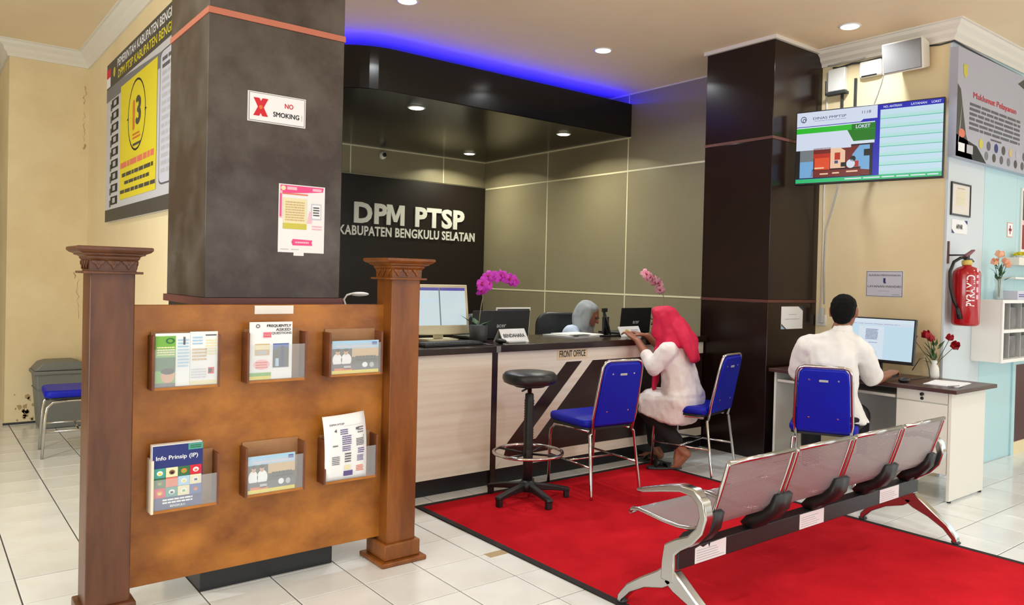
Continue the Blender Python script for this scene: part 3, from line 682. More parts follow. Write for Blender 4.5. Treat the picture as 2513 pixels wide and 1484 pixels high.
poster('wall_banner', 'large yellow and grey banner on the beige wall behind the pillar', 'banner', (XBW-.001, 6.865-bw/2, 1.712+bh/2), R(-90), bw, bh, it, mat('banner_vinyl', (206, 206, 212), .45), .03)

# ================================================================== ALCOVE SIGN, CAMERA
t = T('wall_lettering', 'raised silver DPM PTSP lettering on the dark sign wall', 'sign lettering', (4.62, YS-.027, 0))
def raised(s, x0, x1, zc, h, bold, wd=None):
    V, F = text_raw(s, bold, True); tot = max(v[0] for v in V)-min(v[0] for v in V); base = min(v[0] for v in V)
    for i, ch in enumerate(s):
        if ch == ' ': continue
        A, _ = text_raw(s[:i+1], bold, True); B, _ = text_raw(ch, bold, True)
        a1 = (max(v[0] for v in A)-base)/tot; wch = (max(v[0] for v in B)-min(v[0] for v in B))/tot
        mb = MB(); X = x0+(a1-wch/2)*(x1-x0)
        hh = max(v[1] for v in B)-min(v[1] for v in B)
        text_into(mb, ch, X-4.62, zc, h, wch*(x1-x0)*(.84 if ch == 'M' else .94), -.016, 0, 'c', bold, .016)
        mb.build('letter', M['letter'], t)
raised('DPM PTSP', 3.872, 5.373, 2.05, .236, .04)
raised('KABUPATEN BENGKULU SELATAN', 3.70, 5.53, 1.847, .108, .022)
t = T('security_camera', 'small white security camera above the sign', 'camera', (4.238, YS, 2.729))
MB().lathe([(.045, 0), (.042, .02), (.03, .045), (.012, .06)], seg=20).build('housing', M['white'], t).rotation_euler = (R(90), 0, 0)
MB().lathe([(.024, .0), (.024, .012), (.010, .016)], (0, 0, .046), seg=16).build('lens', M['black'], t).rotation_euler = (R(90), 0, 0)

# ================================================================== CARPET
t = T('carpet', 'long red carpet with black edging under the bench and stool', 'carpet', (3.31, 1.2, 0))
MB().box(-.965, -2.75, 0, .965, 2.665, .007).build('pile', M['carpet'], t)
MB().box(-1.0, -2.8, 0, -.965, 2.70, .008).box(.965, -2.8, 0, 1.0, 2.70, .008).box(-.965, 2.665, 0, .965, 2.70, .008).box(-.965, -2.8, 0, .965, -2.75, .008).build('edging', M['binding'], t)
tag(MB().box(2.20, 2.99, 0, 2.305, 3.045, .0012).build('tape_patch', mat('brown_tape', (176, 150, 108), .5)), 'short brown tape strip stuck to the tiles beside the carpet', 'tape')

# ================================================================== COUNTER
ct = T('service_counter', 'long front office counter in pale laminate with a dark top and chevron inlay', 'counter', (0, 0, 0))
YC = 4.045
MB().box(1.72, YC+.03, .10, 5.095, YC+.05, .868).build('carcass', M['wenge'], ct)
MB().box(1.72, YC+.012, .0, 5.095, YC+.03, .10).build('kick_board', M['black'], ct)
MB().box(1.72, YC+.02, .0, 1.74, YC+.6, .868).build('end_panel', M['laminate'], ct)
def face(poly, m, y0=YC, y1=YC+.03, n='front_panel'): return MB().prism(poly, y0, y1, 'y').build(n, m, ct, bevel=.0012, seg=1)
face([(1.72, .10), (2.953, .10), (2.953, .868), (1.72, .868)], M['laminate'])
MB().box(2.955, YC-.004, .0, 2.995, YC+.03, .905).build('post_strip', M['wenge'], ct)
A = M['laminate']
face([(2.997, .10), (2.997, .868), (5.095, .868), (5.095, .773), (3.598, .773), (3.093, .262), (3.06, .165)], A)
face([(3.0, .10), (3.06, .165), (3.66, .172), (5.095, .165), (5.095, .10)], A)
face([(3.235, .262), (3.335, .262), (3.851, .773), (3.749, .773)], A, YC+.001)
face([(3.06, .167), (3.66, .173), (5.094, .166), (5.094, .772), (3.852, .772), (3.336, .260), (3.234, .260), (3.748, .772), (3.599, .772), (3.094, .261)], M['wenge'], YC+.006)
MB().box(1.70, YC-.035, .868, 2.96, YC+.62, .908).build('worktop', M['countertop'], ct, bevel=.004)
MB().box(2.96, YC-.035, .868, 5.10, YC+.62, .914).build('worktop', M['countertop'], ct, bevel=.004)
MB().box(2.958, YC-.040, .868, 2.992, YC+.0, .909).build('corner_cap', M['grey'], ct)
ZT = .914
poster('counter_label', 'cream front office label stuck to the counter front', 'label', (3.65, YC-.001, .83), 0, .286, .08, [('t', 1, 'FRONT OFFICE', .5, .5, .58, .86, K['black'], 'c', .02)], mat('cream_label', (236, 216, 180), .6), .0015)

# ================================================================== CHAIRS, STOOL
def banquet_chair(label):
    t = T('banquet_chair', label, 'chair', (0, 0, 0), 0, 'blue chrome banquet chairs')
    s = MB().prism(rrect(-.205, -.20, .205, .215, .05), .425, .478, 'z').build('seat', M['blue'], t, bevel=.02, seg=3)
    MB().prism(rrect(-.195, -.19, .195, .205, .05), .412, .426, 'z').build('seat_pan', M['blackplastic'], t)
    # backrest: slightly tapering pad leaning back
    pl = [(-.160, 0), (.160, 0), (.150, .30), (.143, .375), (.12, .402), (-.12, .402), (-.143, .375), (-.150, .30)]
    ln = R(12)
    b = MB().prism(pl, -.018, .018, 'y'); b.v = [(x, -.215+y*math.cos(ln)-z*math.sin(ln), .445+z*math.cos(ln)+y*math.sin(ln)) for x, y, z in b.v]
    bk = b.build('backrest', M['blue'], t, bevel=.010, seg=3)
    def bp(x, y, z): return (x, -.215+y*math.cos(ln)-z*math.sin(ln), .445+z*math.cos(ln)+y*math.sin(ln))
    h = MB(); V = MB().box(-.026, -.022, .325, .026, -.017, .338); h.add([bp(*p) for p in V.v], V.f); h.build('grip_plate', M['lgrey'], bk)
    for x in (-.085, .085):
        for z in (.09, .335):
            h = MB(); V = MB().box(x-.005, -.0205, z-.005, x+.005, -.017, z+.005); h.add([bp(*p) for p in V.v], V.f); h.build('screw', M['chrome'], bk, bevel=.001)
    fr = [bp(-.158, 0, -.05), bp(-.170, 0, .05), bp(-.162, 0, .30), bp(-.157, 0, .375), bp(-.142, 0, .405), bp(-.11, 0, .415), bp(.11, 0, .415), bp(.142, 0, .405), bp(.157, 0, .375), bp(.162, 0, .30), bp(.170, 0, .05), bp(.158, 0, -.05)]
    MB().tube(fr, .010, 8).build('back_frame', M['chrome'], t)
    for sx in (-1, 1):
        MB().tube([bp(sx*.158, 0, -.05), (sx*.178, -.205, .385), (sx*.195, -.255, .02), (sx*.196, -.258, .0)], .010, 8).build('leg', M['chrome'], t)
        MB().tube([(sx*.165, -.17, .405), (sx*.175, .08, .402), (sx*.182, .16, .395), (sx*.186, .195, .36), (sx*.186, .205, .31), (sx*.180, .222, .0)], .010, 8).build('leg', M['chrome'], t)
        MB().tube([(sx*.187, -.232, .19), (sx*.183, .212, .19)], .007, 8).build('stretcher', M['chrome'], t)
    MB().tube([(-.18, .0, .19), (.18, .0, .19)], .007, 8).build('stretcher', M['chrome'], t)
    return t
c1 = banquet_chair('blue banquet chair standing empty beside the black stool'); c1.location = (3.475, 3.645, .008); c1.rotation_euler = (0, 0, R(-5))
c2 = copy_tree(c1); c2['label'] = 'blue banquet chair under the woman in the pink scarf'; c2.location = (4.455, 3.625, .003); c2.rotation_euler = (0, 0, R(13))
c3 = copy_tree(c1); c3['label'] = 'blue banquet chair under the man in white shirt'; c3.location = (4.64, 2.69, .001); c3.rotation_euler = (0, 0, R(-62))
c4 = copy_tree(c1); c4['label'] = 'blue banquet chair half hidden behind the carved post by the grey bin'; c4.location = (.965, 6.49, .001); c4.rotation_euler = (0, 0, R(86))

t = T('bar_stool', 'black round drafting stool with chrome foot ring on the carpet', 'stool', (2.955, 3.655, .008))
MB().lathe([(.001, .700), (.13, .700), (.158, .712), (.168, .735), (.166, .755), (.150, .772), (.10, .780), (.001, .782)], seg=36).build('seat', M['blackleather'], t)
MB().lathe([(.09, .685), (.10, .690), (.10, .702)], seg=24).build('seat_plate', M['blackplastic'], t)
MB().tube([(-.02, -.02, .682), (-.12, -.08, .676)], .006).build('lever', M['blackplastic'], t)
MB().lathe([(.012, .44), (.014, .44), (.014, .69), (.012, .69)], seg=14).build('gas_column', M['chrome'], t)
cl = [(.030, .09), (.030, .30), (.028, .305)]
z = .305
while z < .60: cl += [(.031, z+.006), (.027, z+.013)]; z += .016
cl += [(.026, .64), (.020, .645)]
MB().lathe(cl, seg=20).build('bellows_cover', M['blackplastic'], t)
MB().tube([(.21*math.cos(2*PI*k/36), .21*math.sin(2*PI*k/36), .285) for k in range(36)], .010, 8, True).build('foot_ring', M['chrome'], t)
for k in range(4):
    a = k*PI/2+.4; MB().tube([(.028*math.cos(a), .028*math.sin(a), .275), (.205*math.cos(a), .205*math.sin(a), .285)], .007, 6).build('ring_spoke', M['blackplastic'], t)
MB().lathe([(.05, .05), (.052, .09), (.036, .115)], seg=20).build('hub', M['blackplastic'], t)
for k in range(5):
    a = 2*PI*k/5+R(-98); Rm = Matrix.Rotation(a, 3, 'Z')
    g = MB(); q = MB().prism([(.03, .055), (.03, .098), (.15, .082), (.262, .060), (.268, .045), (.262, .038), (.15, .050)], -.020, .020, 'y'); g.add([Rm@Vector(p) for p in q.v], q.f)
    lg = g.build('base_leg', M['blackplastic'], t, bevel=.006)
    g = MB(); q = MB().box(.232, -.018, .0, .262, .018, .048); g.add([Rm@Vector(p) for p in q.v], q.f); g.build('glide', M['blackplastic'], lg, bevel=.004)

# ================================================================== WAITING BENCH
def perforated():
    m = bpy.data.materials.new('perforated_steel'); m.use_nodes = True; nt = m.node_tree; L = nt.links
    b = nt.nodes['Principled BSDF']; b.inputs['Base Color'].default_value = lin((158, 154, 155)); b.inputs['Metallic'].default_value = .35; b.inputs['Roughness'].default_value = .42
    uv = nt.nodes.new('ShaderNodeUVMap'); sc = nt.nodes.new('ShaderNodeVectorMath'); sc.operation = 'SCALE'; sc.inputs['Scale'].default_value = 1/.0075
    fr = nt.nodes.new('ShaderNodeVectorMath'); fr.operation = 'FRACTION'; sb = nt.nodes.new('ShaderNodeVectorMath'); sb.operation = 'SUBTRACT'; sb.inputs[1].default_value = (.5, .5, 0)
    ln_ = nt.nodes.new('ShaderNodeVectorMath'); ln_.operation = 'LENGTH'; lt = nt.nodes.new('ShaderNodeMath'); lt.operation = 'GREATER_THAN'; lt.inputs[1].default_value = .21
    L.new(uv.outputs[0], sc.inputs[0]); L.new(sc.outputs[0], fr.inputs[0]); L.new(fr.outputs[0], sb.inputs[0]); L.new(sb.outputs[0], ln_.inputs[0]); L.new(ln_.outputs['Value'], lt.inputs[0]); L.new(lt.outputs[0], b.inputs['Alpha'])
    return m
PERF = perforated()
bn = T('waiting_bench', 'four-seat perforated steel waiting bench seen from behind on the carpet edge', 'bench', (0, 0, 0))
MB().box(2.34, 1.95, .232, 4.34, 2.01, .308).build('beam', M['blackplastic'], bn, bevel=.003)
prof = [(1.785, .672), (1.789, .660), (1.803, .61), (1.822, .55), (1.842, .49), (1.866, .435), (1.90, .398), (1.95, .380), (2.02, .372), (2.10, .374), (2.18, .382), (2.235, .388), (2.27, .382), (2.285, .366)]
def shell(x0, x1):
    me = bpy.data.meshes.new('seat_shell'); V = []; UV = []; n = len(prof); acc = 0
    for i, (y, z) in enumerate(prof):
        if i: acc += math.hypot(y-prof[i-1][0], z-prof[i-1][1])
        for k in range(5): V.append((x0+(x1-x0)*k/4, y, z)); UV.append(((x1-x0)*k/4, acc))
    F = [[i*5+k, i*5+k+1, i*5+6+k, i*5+5+k] for i in range(n-1) for k in range(4)]
    me.from_pydata(V, [], F); me.materials.append(PERF); ul = me.uv_layers.new(name='UVMap')
    for p in me.polygons:
        p.use_smooth = True
        for li in p.loop_indices: ul.data[li].uv = UV[me.loops[li].vertex_index]
    o_ = link('seat_shell', me, bn)
    for x in (x0, x1): MB().tube([(x, y, z) for y, z in prof], .009, 8).build('side_rail', M['cast'], o_)
    MB().tube([(x0, *prof[0]), (x1, *prof[0])], .010, 8).build('top_rail', M['cast'], o_)
    MB().tube([(x0, *prof[-1]), (x1, *prof[-1])], .010, 8).build('front_rail', M['cast'], o_)
for k in range(4): shell(2.418+k*.4645, 2.418+k*.4645+.432)
for k in range(5):
    x = 2.402+k*.4645; x0, x1 = x-.055, x+.055
    if k == 0: x0 = x-.01
    if k == 4: x1 = x+.01
    MB().ribbon([(1.985, .305), (1.955, .345), (1.90, .372), (1.858, .415), (1.836, .475)], [.06, .055, .05, .04, .02], x0, x1).build('seat_bracket', M['blackplastic'], bn)
def end_frame(x, s):
    arm = [(2.165, .500), (2.13, .507), (2.03, .535), (1.94, .556), (1.875, .552), (1.838, .520), (1.826, .470), (1.842, .415), (1.885, .368), (1.945, .335), (1.985, .305), (1.990, .250), (1.990, .18)]
    th = [.012, .020, .026, .030, .034, .036, .036, .036, .038, .048, .062, .066, .070]
    e = MB().ribbon(arm, th, x-.024, x+.024)
    for pts in ([(1.990, .205), (2.03, .175), (2.12, .135), (2.20, .085), (2.245, .035), (2.25, .012)], [(1.990, .205), (1.945, .175), (1.87, .135), (1.79, .085), (1.745, .035), (1.74, .012)]):
        e.ribbon(pts, [.075, .070, .045, .036, .030, .026], x-.022, x+.022)
    ef = e.build('end_frame', M['cast'], bn, bevel=.006)
    for y in (2.25, 1.74): MB().lathe([(.022, .0085), (.024, .016), (.012, .022)], (x, y, 0), 14).build('foot_pad', M['dgrey'], ef)
end_frame(2.345, -1); end_frame(4.325, 1)
for x0, x1, n in ((2.438, 2.635, 2), (3.176, 3.379, 1), (3.911, 4.114, 1)):
    lb = MB()
    if n == 2: lb.prism([(x0, .236), (x1, .236), (x1, .306), (x0+.095, .303), (x0+.088, .285), (x0+.08, .302), (x0+.05, .294), (x0+.03, .304), (x0, .298)], 1.9482, 1.9497, 'y')
    else: lb.box(x0, 1.9482, .236, x1, 1.9497, .304)
    q = lb.build('sticker', M['paper'], bn)
    tt = MB(); rr_ = random.Random(int(x0*100))
    for r_ in range(5): tt.box(x0+.01, 1.9474, .245+r_*.010, x0+rr_.uniform(.11, .185), 1.9481, .2475+r_*.010)
    tt.build('print', K['lgrey'], q)
# ================================================================== DESK AT THE SCREEN WALL
dk = T('office_desk', 'white office desk with a dark red-brown top and a locked drawer', 'desk', (0, 0, 0))
MB().box(5.06, 2.06, .695, 5.69, 3.40, .72).build('desk_top', M['desktop'], dk, bevel=.003)
MB().box(5.105, 2.105, .012, 5.62, 2.123, .695).build('end_panel', M['desk'], dk)
MB().box(5.105, 3.36, .012, 5.62, 3.378, .695).build('end_panel', M['desk'], dk)
for x in (5.13, 5.59):
    for y in (2.114, 3.369): MB().lathe([(.012, 0), (.012, .012)], (x, y, 0), 10).build('foot', M['blackplastic'], dk)
MB().box(5.125, 2.123, .17, 5.60, 2.46, .695).build('drawer_unit', M['desk'], dk)
MB().box(5.575, 2.46, .25, 5.59, 3.36, .695).build('modesty_panel', M['lgrey'], dk)
dr = MB().box(5.108, 2.128, .622, 5.1255, 2.452, .690).build('drawer', M['desk'], dk, bevel=.002)
MB().lathe([(.001, .02), (.011, .018), (.011, .004), (.007, 0)], seg=12).build('knob', M['black'], dr, (5.107, 2.285, .668)).rotation_euler = (0, R(-90), 0)
MB().lathe([(.001, .006), (.010, .005), (.011, 0)], seg=12).build('lock', M['black'], dr, (5.108, 2.288, .640)).rotation_euler = (0, R(-90), 0)
dd = MB().box(5.108, 2.128, .175, 5.1255, 2.452, .614).build('door', M['desk'], dk, bevel=.002)
MB().lathe([(.001, .014), (.009, .012), (.006, 0)], seg=12).build('knob', M['lgrey'], dd, (5.108, 2.43, .33)).rotation_euler = (0, R(-90), 0)
MB().box(5.11, 2.465, .622, 5.13, 3.355, .640).build('tray_rail', M['desk'], dk)
MB().box(5.13, 2.465, .628, 5.45, 3.355, .640).build('keyboard_tray', M['desk'], dk)

def monitor(name, label, loc, rz, w_, h_, z0, items, bez=.012, chin=.02, m=M['black'], tilt=0, th=.03, stand=True, screen=None):
    t = T(name, label, 'monitor', loc, rz)
    def tl(o): o.rotation_euler = (tilt, 0, 0); o.location = (0, 0, z0); return o
    b = tl(MB().box(-w_/2, 0, 0, w_/2, th, h_).build('bezel', m, t, bevel=.004))
    p = MB().box(-w_/2+bez, -.001, chin, w_/2-bez, .0005, h_-bez).build('screen', screen or G['pale'], b)
    printed(b, w_-2*bez, h_-bez-chin, items, -.001, cz=(h_-bez+chin)/2)
    if stand:
        MB().box(-.03, th*.6, 0.01, .03, th*.6+.02, z0+h_*.5).build('stand', m, t)
        MB().prism(rrect(-.11, -.05, .11, .13, .03), 0, .012, 'z').build('base', m, t)
    return t
monitor('computer_monitor', 'black flat monitor on the white desk in front of the seated man', (5.38, 2.735, .72), R(-90), .51, .318, .095, [
    ('r', 1, 0, .90, 1, 1, G['doc']), ('r', 1, .0, .84, 1, .895, G['white']), ('r', 1, .20, 0, .58, .82, G['doc']), ('r', 2, .30, .46, .50, .76, G['white']), ('l', 3, .31, .48, .49, .75, 8, G['ink']), ('l', 3, .36, .395, .5, .42, 1, G['ink']), ('l', 3, .08, .865, .8, .88, 1, G['ink']), ('l', 3, .3, .08, .5, .2, 3, G['ice'])], .010, .022, M['black'], R(-6))
t = tag(MB().box(5.155, 2.60, .7205, 5.285, 3.02, .735).build('desk_keyboard', M['blackplastic'], bevel=.003), 'black keyboard on the desk in front of the man', 'keyboard')
tag(MB().ell((5.19, 2.445, .734), (.055, .032, .018)).build('computer_mouse', M['black']), 'black mouse under the right hand of the man', 'mouse')
cb = MB().tube([(5.42, 2.50, .78), (5.46, 2.47, .86), (5.48, 2.44, .87), (5.49, 2.42, .80), (5.47, 2.40, .74), (5.40, 2.45, .726), (5.28, 2.47, .726)], .003, 6)
tag(cb.build('mouse_cable', M['black']), 'thin black cable looping beside the desk monitor', 'cable')
t = T('paper_stack', 'white papers lying on the near end of the desk', 'papers', (5.37, 2.245, .7205), R(8))
MB().box(-.15, -.105, 0, .15, .105, .004).build('sheet', M['paper'], t)
MB().box(-.15, -.105, .0042, .15, .105, .0052).build('sheet', M['paper'], t).rotation_euler = (0, 0, R(3))
tag(MB().tube([(5.18, 2.16, .7265), (5.28, 2.135, .7265)], .004, 8).build('pen', M['mgrey'] if 'mgrey' in M else M['grey']), 'grey pen lying beside the papers on the desk', 'pen')

def petal_cup(mb, c, r, h, n, tiltv, m=0, flare=1.0):
    d = Vector(tiltv).normalized(); u = d.orthogonal().normalized(); v = d.cross(u)
    for k in range(n):
        a = 2*PI*k/n; e = math.cos(a)*u+math.sin(a)*v; s = d.cross(e)
        P = [Vector(c), Vector(c)+d*h*.35+e*r*.8+s*r*.55, Vector(c)+d*h*.35+e*r*.9-s*r*.55, Vector(c)+d*h*.8+e*r*flare+s*r*.4, Vector(c)+d*h*.8+e*r*flare-s*r*.4, Vector(c)+d*h+e*r*flare*1.05]
        mb.add(P, [(0, 2, 1), (1, 2, 4, 3), (3, 4, 5)], m, True)
def leaf(mb, a, b, w_, m=0):
    a, b = Vector(a), Vector(b); d = b-a; s = d.cross(Vector((0, 0, 1))); s = s.normalized()*w_ if s.length > 1e-5 else Vector((w_, 0, 0)); k = Vector((0, 0, -w_*.4))
    mb.add([a, a+d*.4+s, a+d*.4-s, a+d*.4+k, b], [(0, 3, 1), (0, 2, 3), (1, 3, 4), (3, 2, 4)], m)
def bouquet(name, label, loc, vase, vmat, heads, pm, ln, nleaf, rad, seed):
    t = T(name, label, 'flower vase', loc); rn = random.Random(seed)
    MB().lathe(vase, seg=20).build('vase', vmat, t)
    top = vase[-1][1]
    for (x, y, z), r, tl in heads:
        MB().tube([(x*.1, y*.1, .02 if vmat is M['vase'] else top*.7), (x*.25, y*.25, top), (x*.7, y*.7, top+(z-top)*.6), (x, y, z)], .0022, 5).build('stem', M['leaf'], t)
        f_ = MB(); petal_cup(f_, (x, y, z), r, r*1.7, 6, tl, 0, .8); petal_cup(f_, (x, y, z+r*.2), r*.6, r*1.4, 4, tl, 0, .7); f_.build('flower', pm, t)
    for k in range(nleaf):
        a = rn.uniform(0, 2*PI); r = rn.uniform(.3, 1)*rad; z = top+rn.uniform(.0, ln)
        l_ = MB(); leaf(l_, (r*.3*math.cos(a), r*.3*math.sin(a), z-.02), (r*math.cos(a), r*math.sin(a), z+rn.uniform(-.01, .05)), rn.uniform(.008, .015)); l_.build('leaf', M['leaf'], t)
    return t
bouquet('flower_vase', 'red artificial flowers in a white vase at the corner of the desk', (5.62, 2.44, .72), [(.030, 0), (.034, .02), (.030, .07), (.018, .10), (.022, .125)], M['white'],
        [((-.01, .135, .255), .030, (-.2, .5, 1)), ((-.02, .045, .275), .034, (-.4, .1, 1)), ((0, -.09, .27), .028, (-.2, -.4, 1)), ((-.02, -.13, .225), .032, (-.5, -.6, .6)), ((.05, .05, .25), .028, (.4, .2, 1))], M['redpetal'], .12, 22, .09, 4)

# ================================================================== TELEVISION AND WALL HARDWARE
tv = T('television', 'wall-mounted television showing a queue board', 'television', (5.4465, 2.897, 2.397), R(-76.2))
tw, th_ = 1.024, .56
MB().box(-tw/2, 0, -th_/2, tw/2, .045, th_/2).build('bezel', M['black'], tv, bevel=.004)
sc = MB().box(-tw/2+.008, -.001, -th_/2+.014, tw/2-.008, .0005, th_/2-.008).build('screen', G['blue'], tv)
its = [('r', 1, 0, .83, .575, 1, G['white']), ('p', 1, [(0, .80), (.46, .80), (.49, .845), (.56, .845), (.575, .88), (.575, .95), (0, .95)], G['white']), ('c', 2, .05, .90, .022, .045, .75, G['text']), ('c', 2, .055, .885, .012, .03, .6, G['text']),
       ('t', 2, 'DINAS PMPTSP', .24, .905, .035, .24, G['text'], 'c', .01), ('l', 2, .13, .862, .36, .872, 1, G['ink']), ('t', 2, '11:18', .50, .925, .04, .06, G['text'], 'c', .01),
       ('r', 1, 0, .50, .56, .79, G['doc']), ('r', 2, 0, .70, .40, .775, G['green']), ('p', 4, [(.40, .775), (.565, .775), (.565, .54), (.415, .54), (.37, .70), (.40, .70)], G['dgreen']), ('t', 5, 'LOKET', .48, .735, .05, .10, G['white'], 'c', .03), ('r', 5, .42, .693, .56, .697, G['green']),
       ('r', 3, 0, .46, .40, .70, G['white']), ('r', 1, 0, .06, .55, .50, G['black']), ('r', 2, .03, .07, .53, .48, G['dred']), ('r', 4, .03, .07, .13, .30, G['sky']), ('r', 4, .03, .30, .13, .46, G['grey']), ('r', 3, .13, .17, .255, .48, G['dred']), ('r', 4, .14, .17, .25, .34, G['orange']), ('r', 4, .13, .34, .255, .40, G['red']), ('p', 3, [(.255, .17), (.36, .17), (.36, .42), (.32, .47), (.255, .47)], G['cream']), ('r', 5, .285, .30, .325, .40, G['red']), ('r', 5, .285, .25, .31, .29, G['text']),
       ('p', 3, [(.40, .17), (.53, .14), (.53, .48), (.46, .48), (.41, .36)], G['sky']), ('r', 4, .49, .33, .53, .42, G['black']), ('c', 5, .415, .30, .02, .04, 0, G['black']), ('c', 5, .40, .235, .03, .06, 0, G['white']), ('r', 4, .33, .20, .37, .26, G['black']), ('r', 4, .42, .19, .455, .27, G['red']), ('p', 4, [(.11, .08), (.47, .06), (.47, .19), (.12, .17)], G['dred']), ('r', 5, .18, .105, .24, .125, G['cream']), ('r', 5, .27, .11, .32, .13, G['cream']), ('r', 5, .37, .12, .45, .14, G['cream']), ('r', 4, .12, .165, .46, .185, G['black']), ('r', 5, .14, .19, .21, .21, G['cream']),
       ('r', 2, 0, 0, 1, .055, G['emerald']), ('l', 3, .36, .015, .98, .045, 1, G['doc'])]
for k in range(7):
    v1 = .93-k*.125
    its += [('r', 2, .595, v1-.125, 1, v1, G['pale']), ('r', 3, .595, v1-.125, 1, v1-.075, G['mint']), ('r', 4, .595, v1-.127, 1, v1-.118, G['line']), ('r', 4, .925, v1-.118, .927, v1, G['mint'])]
its += [('t', 3, 'NO. ANTRIAN', .675, .965, .03, .12, G['white'], 'c', .02), ('t', 3, 'LAYANAN', .845, .965, .03, .10, G['white'], 'c', .02), ('t', 3, 'LOKET', .955, .965, .03, .06, G['white'], 'c', .02)]
printed(tv, tw-.016, th_-.022, its, -.001, 'screen_image', cz=.003)
MB().box(-.14, .045, -.12, .14, .075, .12).build('mount_plate', M['black'], tv)
MB().tube([(.0, .07, 0), (-.10, .20, 0), (.0, .30, 0)], .018, 8).build('mount_arm', M['black'], tv)
MB().cbox((.04, .30, 0), (.06, .03, .25)).build('wall_plate', M['black'], tv)
for y in (3.275, 3.165):
    tag(MB().box(XW-.018, y-.009, 2.45, XW-.001, y+.009, 2.96 if y > 3.2 else 2.98).build('mount_rail', M['mgrey'] if 'mgrey' in M else M['dgrey']), ('upright dark mounting rail nearest the dark pillar above the screen' if y > 3.2 else 'second upright dark mounting rail above the screen'), 'rail', 'bare mounting rails above the screen')
t = T('network_box', 'white network box hung below the ceiling next to the dark pillar', 'network box', (XW-.001, 3.31, 2.96), R(-90))
MB().box(-.07, -.05, -.06, .075, 0, .12).build('case', M['white'], t, bevel=.006)
MB().box(-.085, -.06, -.085, .085, 0, -.068).build('shelf', M['dgrey'], t)
MB().box(-.085, -.06, -.085, -.079, -.054, .03).build('bracket', M['dgrey'], t)
t = T('wifi_router', 'white flat wireless router beside the loudspeaker', 'router', (XW-.001, 3.03, 3.03), R(-90))
MB().box(-.095, -.045, -.065, .085, 0, .06).build('case', M['white'], t, bevel=.016, seg=3)
MB().box(-.07, -.047, -.062, .05, -.040, -.052).build('port_strip', M['black'], t)
t = T('loudspeaker', 'grey and white box loudspeaker under the cornice', 'loudspeaker', (5.56, 2.705, 3.015), R(-90))
sp = MB(); a, b = .148, .112
V = [(-a, 0, -b), (a, 0, -b), (a, 0, b), (-a, 0, b), (-a*.75, .19, -b*.72), (a*.75, .19, -b*.72), (a*.75, .19, b*.85), (-a*.75, .19, b*.85)]
o = sp.add(V, [(0, 1, 2, 3), (4, 7, 6, 5), (0, 4, 5, 1), (1, 5, 6, 2), (2, 6, 7, 3), (3, 7, 4, 0)]).build('cabinet', M['cream'], t, bevel=.008); o.rotation_euler = (R(7), 0, 0)
o = MB().box(-a+.012, -.008, -b+.010, a-.010, .002, b-.010).build('grille', mat('speaker_grille', (128, 126, 124), .55, metal=.3, bump=.2, bscale=400), t, bevel=.004); o.rotation_euler = (R(7), 0, 0)
MB().box(-.03, .17, -.05, .03, .219, .05).build('bracket', M['cream'], t)
def cable(pts, r, m, label, name='cable'):
    tag(MB().tube(pts, r, 6).build(name, m), label, 'cable')
XC = XW-.006
cable([(XC, 3.36, 3.10), (XC-.02, 3.30, 3.085), (XC-.01, 3.2, 3.10), (XC-.02, 3.10, 3.09), (XC-.01, 2.98, 3.10), (XC-.015, 2.9, 3.09)], .008, M['dgrey'], 'dark cable bundle sagging along the top of the beige wall')
cable([(XC, 3.42, 3.125), (XC-.03, 3.34, 3.115), (XC-.04, 3.26, 3.12), (XC-.03, 3.18, 3.112), (XC-.03, 3.08, 3.12)], .006, M['lgrey'], 'pale cable bundle tangled above the network box')
cable([(XC, 2.95, 3.06), (XC, 2.945, 2.98), (XC, 2.965, 2.90), (XC, 3.0, 2.80), (XC, 3.03, 2.72), (XC, 3.04, 2.60)], .005, M['lgrey'], 'grey cable running down from the router to the screen')
cable([(XC, 3.41, 3.07), (XC, 3.405, 2.6), (XC, 3.41, 2.1), (XC, 3.405, 1.7), (XC, 3.41, 1.15)], .006, M['cream'], 'cream cable running down the beige wall along the dark pillar')
cable([(XC, 3.27, 2.25), (XC, 3.30, 2.10), (XC, 3.34, 1.95), (XC, 3.385, 1.80), (XC, 3.388, 1.5), (XC, 3.38, 1.2)], .006, M['lgrey'], 'grey cable hanging from the screen down to the wall socket')
cable([(XC, 2.62, 3.115), (XC, 2.54, 3.105), (XC, 2.45, 3.11), (5.77, 2.435, 3.11), (6.0, 2.435, 3.10), (6.5, 2.435, 3.09), (7.0, 2.435, 3.085)], .006, M['dgrey'], 'dark cable strung from the loudspeaker round the wall corner')
t = T('wall_socket', 'cream wall socket with plug behind the man', 'socket', (XW-.001, 3.40, 1.07), R(-90))
MB().box(-.045, -.012, -.045, .045, 0, .045).build('plate', M['cream'], t, bevel=.004)
MB().box(.0, -.05, -.02, .03, -.012, .10).build('plug', M['lgrey'], t, bevel=.004)
poster('wall_notice', 'framed self-service notice on the beige wall above the monitor', 'sign', (XW-.001, 2.893, 1.375), R(-90), .285, .198, [
    ('r', 1, .01, .015, .99, .985, K['mgrey']), ('r', 2, .025, .035, .975, .965, K['lilac']), ('t', 3, 'SILAHKAN MENGGUNAKAN', .5, .83, .07, .86, K['mgrey'], 'c', .015), ('r', 3, .475, .56, .535, .72, K['navy']), ('r', 3, .485, .52, .55, .56, K['navy']), ('t', 3, 'LAYANAN MANDIRI', .5, .40, .08, .90, K['mgrey'], 'c', .02), ('l', 3, .35, .2, .65, .26, 1, K['lgrey']), ('l', 3, .72, .08, .92, .11, 1, K['grey'])], M['paper'], .003)
